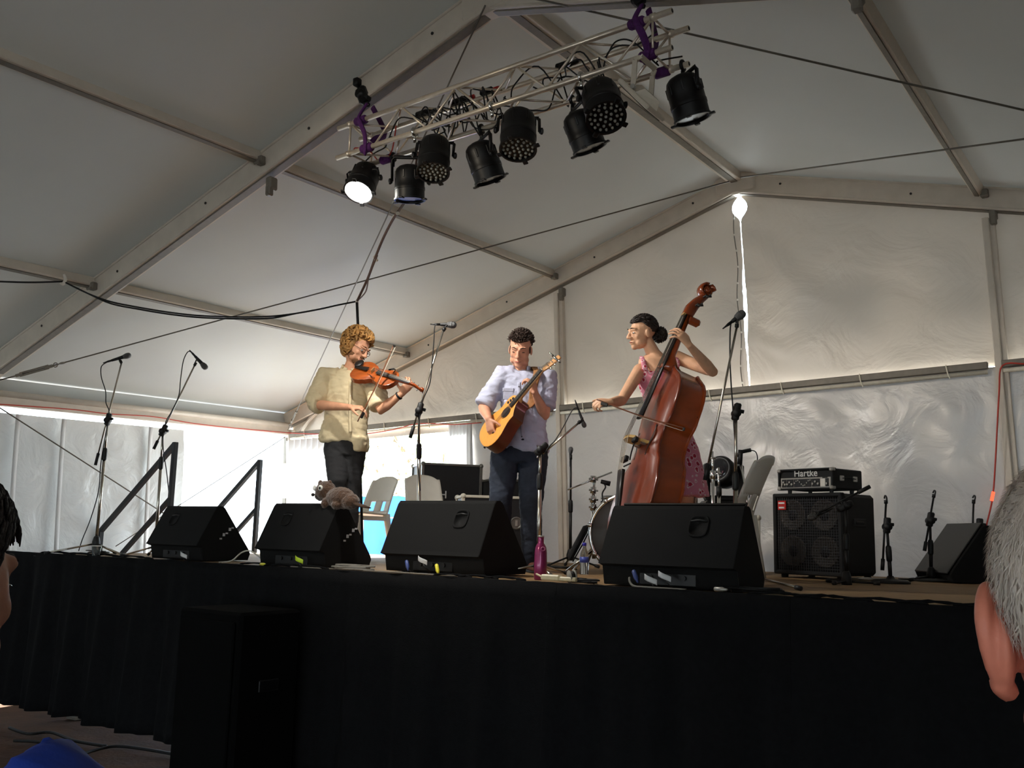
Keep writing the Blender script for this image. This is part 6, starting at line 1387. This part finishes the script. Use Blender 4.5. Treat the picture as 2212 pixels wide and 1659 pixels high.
def ex2(mb, P):
    q_ = random.Random(18)
    mb.ell(P(0, -.135, -.015), (.05, .045, .048), hf)
    for k in range(120):                                    # bun curls
        d = V((q_.gauss(0, 1), q_.gauss(0, 1), q_.gauss(0, 1))).normalized(); p = V((0, -.135, -.015))+V((d.x*.05, d.y*.046, d.z*.05)); t = d.cross(V((q_.gauss(0, 1), 1, q_.gauss(0, 1)))).normalized()
        mb.tube([P(*(p-t*.022-d*.004)), P(*(p+d*.007)), P(*(p+t*.02-d*.002)), P(*(p+t*.03+d*.008))], [.004, .007, .006, .001], 5)
    for k in range(200):                                    # strands combed back
        d = V((q_.gauss(0, 1), q_.gauss(0, 1), abs(q_.gauss(0, 1)))).normalized()
        if mk2(d) < .6: continue
        p = V((d.x*.081, -.018+d.y*.104, .038+d.z*.094)); t = (V((0, -.13, -.0))-p).normalized(); t = (t-d*t.dot(d)).normalized()
        mb.tube([P(*(p-t*.02-d*.002)), P(*(p+d*.003)), P(*(p+t*.025-d*.002))], [.004, .006, .003], 5)
hair_shell(bas, hc, hf, hs, mk2, M_bkhair, 1.06, .003, 40, extra=ex2)
mb = MB(); mb.tube(bez([nk-R*.05-U*.015+F*.02, nk-R*.02+F*.06-U*.045, nk+R*.02+F*.055-U*.045, nk+R*.055+F*.0-U*.01], 6), .0022, 6); mb.ell(nk+F*.062-U*.052, .006, n=8, m=6); mb.build('necklace', M_silver, bas, True)
# dress with a floral print
md = mat('floral_dress', (220, 190, 190), .8); nt = md.node_tree; bs = nt.nodes['Principled BSDF']
for l in list(bs.inputs['Base Color'].links): nt.links.remove(l)
tcn = nt.nodes.new('ShaderNodeTexCoord'); vo = nt.nodes.new('ShaderNodeTexVoronoi'); vo.inputs['Scale'].default_value = 26; no = nt.nodes.new('ShaderNodeTexNoise'); no.inputs['Scale'].default_value = 22; no.inputs['Detail'].default_value = 3
nt.links.new(tcn.outputs['Object'], vo.inputs['Vector']); nt.links.new(tcn.outputs['Object'], no.inputs['Vector'])
mt = nt.nodes.new('ShaderNodeMath'); mt.operation = 'ADD'; nt.links.new(vo.outputs['Distance'], mt.inputs[0]); nt.links.new(no.outputs['Fac'], mt.inputs[1])
rp = nt.nodes.new('ShaderNodeValToRGB'); rp.color_ramp.interpolation = 'EASE'
for i, (p_, c_) in enumerate(((.62, (168, 30, 56)), (.78, (196, 60, 90)), (.86, (232, 214, 216)), (.98, (214, 130, 150)))):
    e = rp.color_ramp.elements[i] if i < 2 else rp.color_ramp.elements.new(p_); e.position = p_; e.color = (*lin(c_), 1)
nt.links.new(mt.outputs[0], rp.inputs[0]); nt.links.new(rp.outputs[0], bs.inputs['Base Color'])
mb = MB()
mb.loft([(J(1421, 806, .005), R*.152, F*.098), (J(1425, 830, .005), R*.142, F*.10), (J(1432, 870), R*.125, F*.094), (J(1441, 905), R*.12, F*.092), (J(1452, 960), R*.165, F*.125), (J(1462, 1010), R*.175, F*.15), (J(1470, 1050, -.02), R*.18, F*.17), (J(1474, 1072, -.02), R*.18, F*.175)], 28, 2.1)
for q in (-1, 1): c = J(1421 if q < 0 else 1424, 800, .0); mb.tube(bez([c+R*q*.10+F*.095-U*.02, c+R*q*.11+F*.06+U*.055, c+R*q*.105+U*.09-F*.01, c+R*q*.10-F*.08+U*.02], 5), .022, 8, flat=.35, side=R)
place_mesh('dress', remesh(mb, .008, 3), md, bas, wrinkle(.008, 8, 5, (1.6, 1.6, .4)))
for an in (anA, anB): shoe(bas, an, F*.6-R*.7, M_shoe, M_sole, .88)
mb = MB()
for k in range(4): mb.lathe(J(1500, 1078+k*4, .02), R, [(0, .012), (.02, .014)], 8)
tag(mb.build('anklet', M_silver, bas, True))

# ================================================================== DOUBLE BASS
nut = PD(1476, 678, 6.22); brt = PD(1353, 944, 5.98); ba = (nut-brt).normalized(); bk_ = (nut-brt).length/1.06
bn = (F*.22-R*.90+U*.36); bn = (bn-ba*bn.dot(ba)).normalized()
bs_ = ba.copy(); bridge_h = .165*bk_; ba = (ba+bn*.13).normalized(); bn = (bn-ba*bn.dot(ba)).normalized(); bf = brt-bn*bridge_h
Lb = 1.27*bk_; tail = bf-ba*(Lb-.605*bk_)
dbl = thing('double_bass', 'red-brown varnished double bass leaning against its player', 'double bass', tail)
Pb = body(dbl, tail, ba, bn, outline(BASS, Lb, bk_), .20*bk_, .035*bk_, ('ribs', 'top_plate', 'back_plate'), (M_bassr, M_bassf, M_bassr), .012, 1.06)
bx = Pb(1, 0, 0)-Pb(0, 0, 0); yb = (bf-tail).length
zf = lambda x, y: .035*bk_*max(.1, (1-(abs(x)/(.3*bk_))**2*.8))
for q in (-1, 1): fhole(dbl, Pb, q*.115*bk_, yb+.01, .105*bk_, zf)
zb = bridge_h; yn = yb+1.05*bk_
def SZ(y): return zb-.13*(y-yb)
# strings lie on the line from the bridge top to the nut
mb = MB(); s0, s1 = Pb(0, yb+.17*bk_, SZ(yb+.17*bk_)-.015), Pb(0, yn, SZ(yn)-.01)
mb.loft([(s0-bn*.012, bx*.044*bk_, bn*.012), (s1-bn*.008, bx*.022*bk_, bn*.008)], 14, 2.6); mb.build('fingerboard', M_ebony, dbl, True)
mb = MB(); yj = Lb
mb.loft([(Pb(0, yj-.02, -.02), bx*.05*bk_, bn*.12*bk_), (Pb(0, yj+.03, SZ(yj)-.075), bx*.032*bk_, bn*.055*bk_), (Pb(0, yj+.10*bk_, SZ(yj+.1)-.045), bx*.026*bk_, bn*.03*bk_), (Pb(0, yn, SZ(yn)-.035), bx*.022*bk_, bn*.022*bk_)], 16); mb.build('neck', M_bassr, dbl, True)
mb = MB(); pl = [(-.085, 0), (-.05, 0), (-.03, .035), (.03, .035), (.05, 0), (.085, 0), (.06, .07), (.075, .12), (.045, .158), (0, .168), (-.045, .158), (-.075, .12), (-.06, .07)]
mb.prism([Pb(x*bk_, yb-.009, .03*bk_+z*bk_*.85) for x, z in pl], ba*.018); mb.build('bridge', M_bone, dbl)
mb = MB()
for q in (-1, 1): mb.lathe(Pb(q*.05*bk_, yb, .055*bk_), ba, [(-.014, .018), (.014, .018)], 12)
mb.build('adjuster', M_silver, dbl)
mb = MB(); mb.loft([(Pb(0, .10*bk_, .06), bx*.028*bk_, bn*.012), (Pb(0, .25*bk_, .085), bx*.036*bk_, bn*.014), (Pb(0, .43*bk_, .12), bx*.048*bk_, bn*.014)], 14, 3); mb.build('tailpiece', M_ebony, dbl, True)
mb = MB(); mb.tube([Pb(q*.015, .1*bk_, .06)*1 for q in (-1, 1)], .004, 6); mb.tube([Pb(0, .1*bk_, .06), Pb(0, .0, .02), Pb(0, -.02, -.08)], .006, 6); mb.build('tail_wire', M_string, dbl)
mb = MB(); mb.cyl(Pb(0, .0, -.1*bk_), Pb(0, -.03, -.1*bk_), .03); e_ = Pb(0, 0, -.1*bk_); k_ = (e_.z-H)/max(.2, ba.z); mb.cyl(e_, e_-ba*k_, .007); mb.build('end_pin', M_chrome, dbl, True)
for k in range(4): x = (k-1.5)*.024*bk_; mb = MB(); mb.tube([Pb(x*.8, .42*bk_, .13), Pb(x*1.2, yb, zb+.004), Pb(x*.45, yn, SZ(yn)+.002), Pb(x*.3, yn+.06, SZ(yn)-.03)], .0022, 5); mb.build('string', M_string, dbl)
mb = MB(); mb.box(Pb(.07*bk_, yb-.02, zb*.75), (.05, .035, .03), (bx, ba, bn), .006); mb.tube(bez([Pb(.05*bk_, yb-.02, zb*.7), Pb(.0, yb-.08, zb*.6), Pb(-.03, yb-.12, zb*.5)], 4), .005, 6); mb.build('pickup', M_black, dbl)
mb = MB(); mb.box(Pb(-.03, yb-.13, zb*.72), (.07, .04, .03), (bx, ba, bn), .006); mb.cyl(Pb(-.05, yb-.17, zb*.62), Pb(.05, yb-.17, zb*.62), .005); mb.build('string_microphone', M_black, dbl)
mb = MB(); mb.box(Pb(0, yn, SZ(yn)-.004), (.05*bk_, .01, .02), (bx, ba, bn), .002); mb.build('nut', M_bone, dbl)
scroll(dbl, Pb, yn, SZ(yn)-.03, .30*bk_, .05*bk_, M_bassr, M_ebony, 4, True)
mb = MB(); mb.box(Pb(0, yn-.02, SZ(yn)-.085), (.05, .05, .09), (bx, ba, bn), .012); mb.build('neck_heel_block', M_bassr, dbl)
bow('double bass bow drawn low across the strings', PD(1480, 925, 5.72), PD(1298, 866, 5.97), -U*.9+R*.1)

# ================================================================== AUDIENCE IN FRONT OF THE CAMERA
def bust(name, label, c, f, s, shw, sh_z, M_sk, M_sh, group='audience members'):
    t = thing('person', label, 'person', (c.x, c.y, -.12), group)
    X, Yd, Z = f; lat = V((X.x, X.y, 0)).normalized(); fw = V((-lat.y, lat.x, 0)); fw = fw if fw.dot(Yd) > 0 else -fw
    nb = V((c.x, c.y, 0))-fw*.02; P = lambda x, y, z: V((nb.x, nb.y, 0))+lat*x+fw*y+UP*z
    mb = MB(); add_head(mb, c, f, s)
    mb.tube([c-Z*.06*s-Yd*.03, P(0, -.02, sh_z+.05), P(0, -.02, sh_z-.03)], [.056, .06, .08], 16)
    mb.loft([(P(0, -.01, sh_z-.02), lat*.12, fw*.07), (P(0, 0, sh_z-.12), lat*.16, fw*.1), (P(0, 0, .95), lat*.14, fw*.09), (P(0, 0, .8), lat*.15, fw*.1)], 20)
    for q in (-1, 1):
        add_arm(mb, P(q*shw, 0, sh_z-.05), P(q*(shw+.05), .0, sh_z-.35), P(q*(shw-.02), .2, sh_z-.47)); add_hand(mb, P(q*(shw-.02), .2, sh_z-.47), (fw-lat*q*.6), -UP, -lat*q)
        add_leg(mb, P(q*.09, 0, .82), P(q*.1, .01, .42), P(q*.1, 0, -.03))
        mb.ell(P(q*.1, .06, -.085), (.045, .12, .035), (lat, fw, UP))
    place_mesh('body', remesh(mb, .006, 4), M_sk, t)
    mb = MB(); mb.loft([(P(0, -.02, sh_z+.0), lat*.085, fw*.075), (P(0, -.015, sh_z-.03), lat*(shw-.04), fw*.09), (P(0, 0, sh_z-.12), lat*(shw+.02), fw*.125), (P(0, 0, sh_z-.35), lat*(shw-.01), fw*.13), (P(0, 0, .78), lat*(shw-.01), fw*.13)], 26, 2.3)
    for q in (-1, 1): mb.tube([P(q*(shw-.05), 0, sh_z-.06), P(q*shw, 0, sh_z-.08), P(q*(shw+.045), 0, sh_z-.29)], [.098, .1, .09], 16)
    place_mesh('shirt', remesh(mb, .011, 3), M_sh, t, wrinkle(.006, 8, 2))
    mb = MB(); mb.loft([(P(0, 0, .86), lat*.16, fw*.12), (P(0, 0, .76), lat*.175, fw*.125)], 22)
    for q in (-1, 1): add_leg(mb, P(q*.09, 0, .82), P(q*.1, .01, .42), P(q*.1, 0, -.02), 1, (.105, .095, .08, .075, .07, .068))
    place_mesh('trousers', remesh(mb, .011, 3), M_dkpant, t)
    return t, lat, fw, P
# left: dark hair, blue shirt
cL = PD(-158, 1262, 1.12); fL = fr(FH*.99+RH*.12-UP*.02, UP)
tL, lat, fw, P_ = bust('person', 'spectator with dark wavy hair and blue shirt at the lower left edge', cL, fL, 1.06, .19, cL.z-.185, M_skin2, mat('royal_blue_shirt', (24, 56, 150), .8, 0, .1, 20, .2, 60))
face_parts(tL, cL, fL, 1.06, (30, 22, 18), closed=True)
def mkL(d):
    line = .36 if d.y > .35 else (-.75 if d.y < -.1 else -.45+1.7*max(0, d.y+.1))
    return sm(line-.12, line+.05, d.z)
def exL(mb, P):
    q_ = random.Random(28)
    for k in range(1600):
        d = V((q_.gauss(0, 1), q_.gauss(0, 1), q_.gauss(.2, 1))).normalized()
        if mkL(d) < .6: continue
        p = V((d.x*.084, -.018+d.y*.107, .038+d.z*.0985)); t = (V((q_.gauss(0, .4), -.4, -.6))).normalized(); t = (t-d*t.dot(d)).normalized()
        mb.tube([P(*(p-t*.02-d*.003)), P(*(p+d*.003)), P(*(p+t*.02+d*.001)), P(*(p+t*.034-d*.004))], [.002, .0032, .003, .0008], 4)
hair_shell(tL, cL, fL, 1.06, mkL, mat('near_black_hair', (22, 17, 15), .6, 0, .35, 50, .4, 200), 1.09, .006, 50, extra=exL)
# right: cropped white hair, ear towards the camera
cR = PD(2432, 1362, .70); fR = fr(FH*.90+RH*.43+UP*.02, UP)
tR, lat, fw, P_ = bust('person', 'spectator with short white hair and a reddish ear at the lower right edge', cR, fR, 1.06, .2, cR.z-.215, skin_mat('skin_ruddy', (196, 118, 96)), mat('grey_shirt', (70, 70, 74), .85, 0, .1, 20, .2, 60))
face_parts(tR, cR, fR, 1.06, (200, 196, 188))
X, Yd, Z = fR; s = 1.06; HP = lambda x, y, z: cR+X*(x*s)+Yd*(y*s)+Z*(z*s)
# shaped ear with rim and lobe (camera side)
for q in (-1, 1):
    mb = MB(); c = (q*.070, -.012, -.012)
    mb.tube(bez([HP(c[0]+q*.002, c[1]+.016, c[2]+.012), HP(c[0]+q*.008, c[1]+.010, c[2]+.032), HP(c[0]+q*.014, c[1]-.008, c[2]+.036), HP(c[0]+q*.017, c[1]-.022, c[2]+.018), HP(c[0]+q*.014, c[1]-.02, c[2]-.006), HP(c[0]+q*.008, c[1]-.008, c[2]-.026), HP(c[0]+q*.003, c[1]+.008, c[2]-.034)], 5), [.004]+[.0062]*24+[.0085]*5+[.007], 8, round_=True)
    mb.ell(HP(c[0]+q*.004, c[1]-.004, c[2]+.004), (.008*s, .024*s, .036*s), fR, 14, 8); mb.tube(bez([HP(c[0]+q*.006, c[1]+.004, c[2]+.024), HP(c[0]+q*.011, c[1]-.01, c[2]+.012), HP(c[0]+q*.009, c[1]-.006, c[2]-.012)], 5), .0045, 8, round_=True)
    place_mesh('ear', remesh(mb, .0022, 3), MATS['skin_ruddy'], tR)
M_whair = mat('white_hair', (214, 202, 190), .5, 0, .12, 40)
def mkR(d):
    line = .42 if d.y > .4 else (-.62 if d.y < -.25 else -.30+1.3*max(0, d.y+.05))
    return sm(line-.12, line+.05, d.z)
q_ = random.Random(5); mb = MB()
def shell(d, g): return HP(d.x*.078*g, -.018+d.y*.1*g, .038+d.z*.09*g)
R2 = []
for i in range(31):
    th = math.pi*min(max(i/30, .01), .99); R2.append([shell(V((math.sin(th)*math.cos(2*math.pi*j/48), math.sin(th)*math.sin(2*math.pi*j/48), math.cos(th))), .88+.15*mkR(V((math.sin(th)*math.cos(2*math.pi*j/48), math.sin(th)*math.sin(2*math.pi*j/48), math.cos(th))))) for j in range(48)])
mb.rings(R2); ho = mb.build('hair', M_whair, tR, True)
mb = MB(); n_ = 0
while n_ < 9000:
    d = V((q_.gauss(0, 1), q_.gauss(0, 1), q_.gauss(0, 1))).normalized()
    if mkR(d) < .5: continue
    n_ += 1; t = V((q_.gauss(0, .35), -.35+q_.gauss(0, .3), -.75)); t = (t-d*t.dot(d)).normalized(); b0 = d; L_ = q_.uniform(.10, .24); sdv = d.cross(t)*.006
    p0 = shell(d, 1.0); p1 = shell((d+t*L_*.5).normalized(), 1.05+.02*q_.random()); p2 = shell((d+t*L_).normalized(), 1.055+.05*q_.random()); w_ = (X*sdv.x+Yd*sdv.y+Z*sdv.z)*.12
    mb.add([p0-w_, p0+w_, p1-w_*.8, p1+w_*.8, p2], [(0, 1, 3, 2), (2, 3, 4)])
tag(mb.build('hair_strands', M_whair, tR, True), kind='stuff')
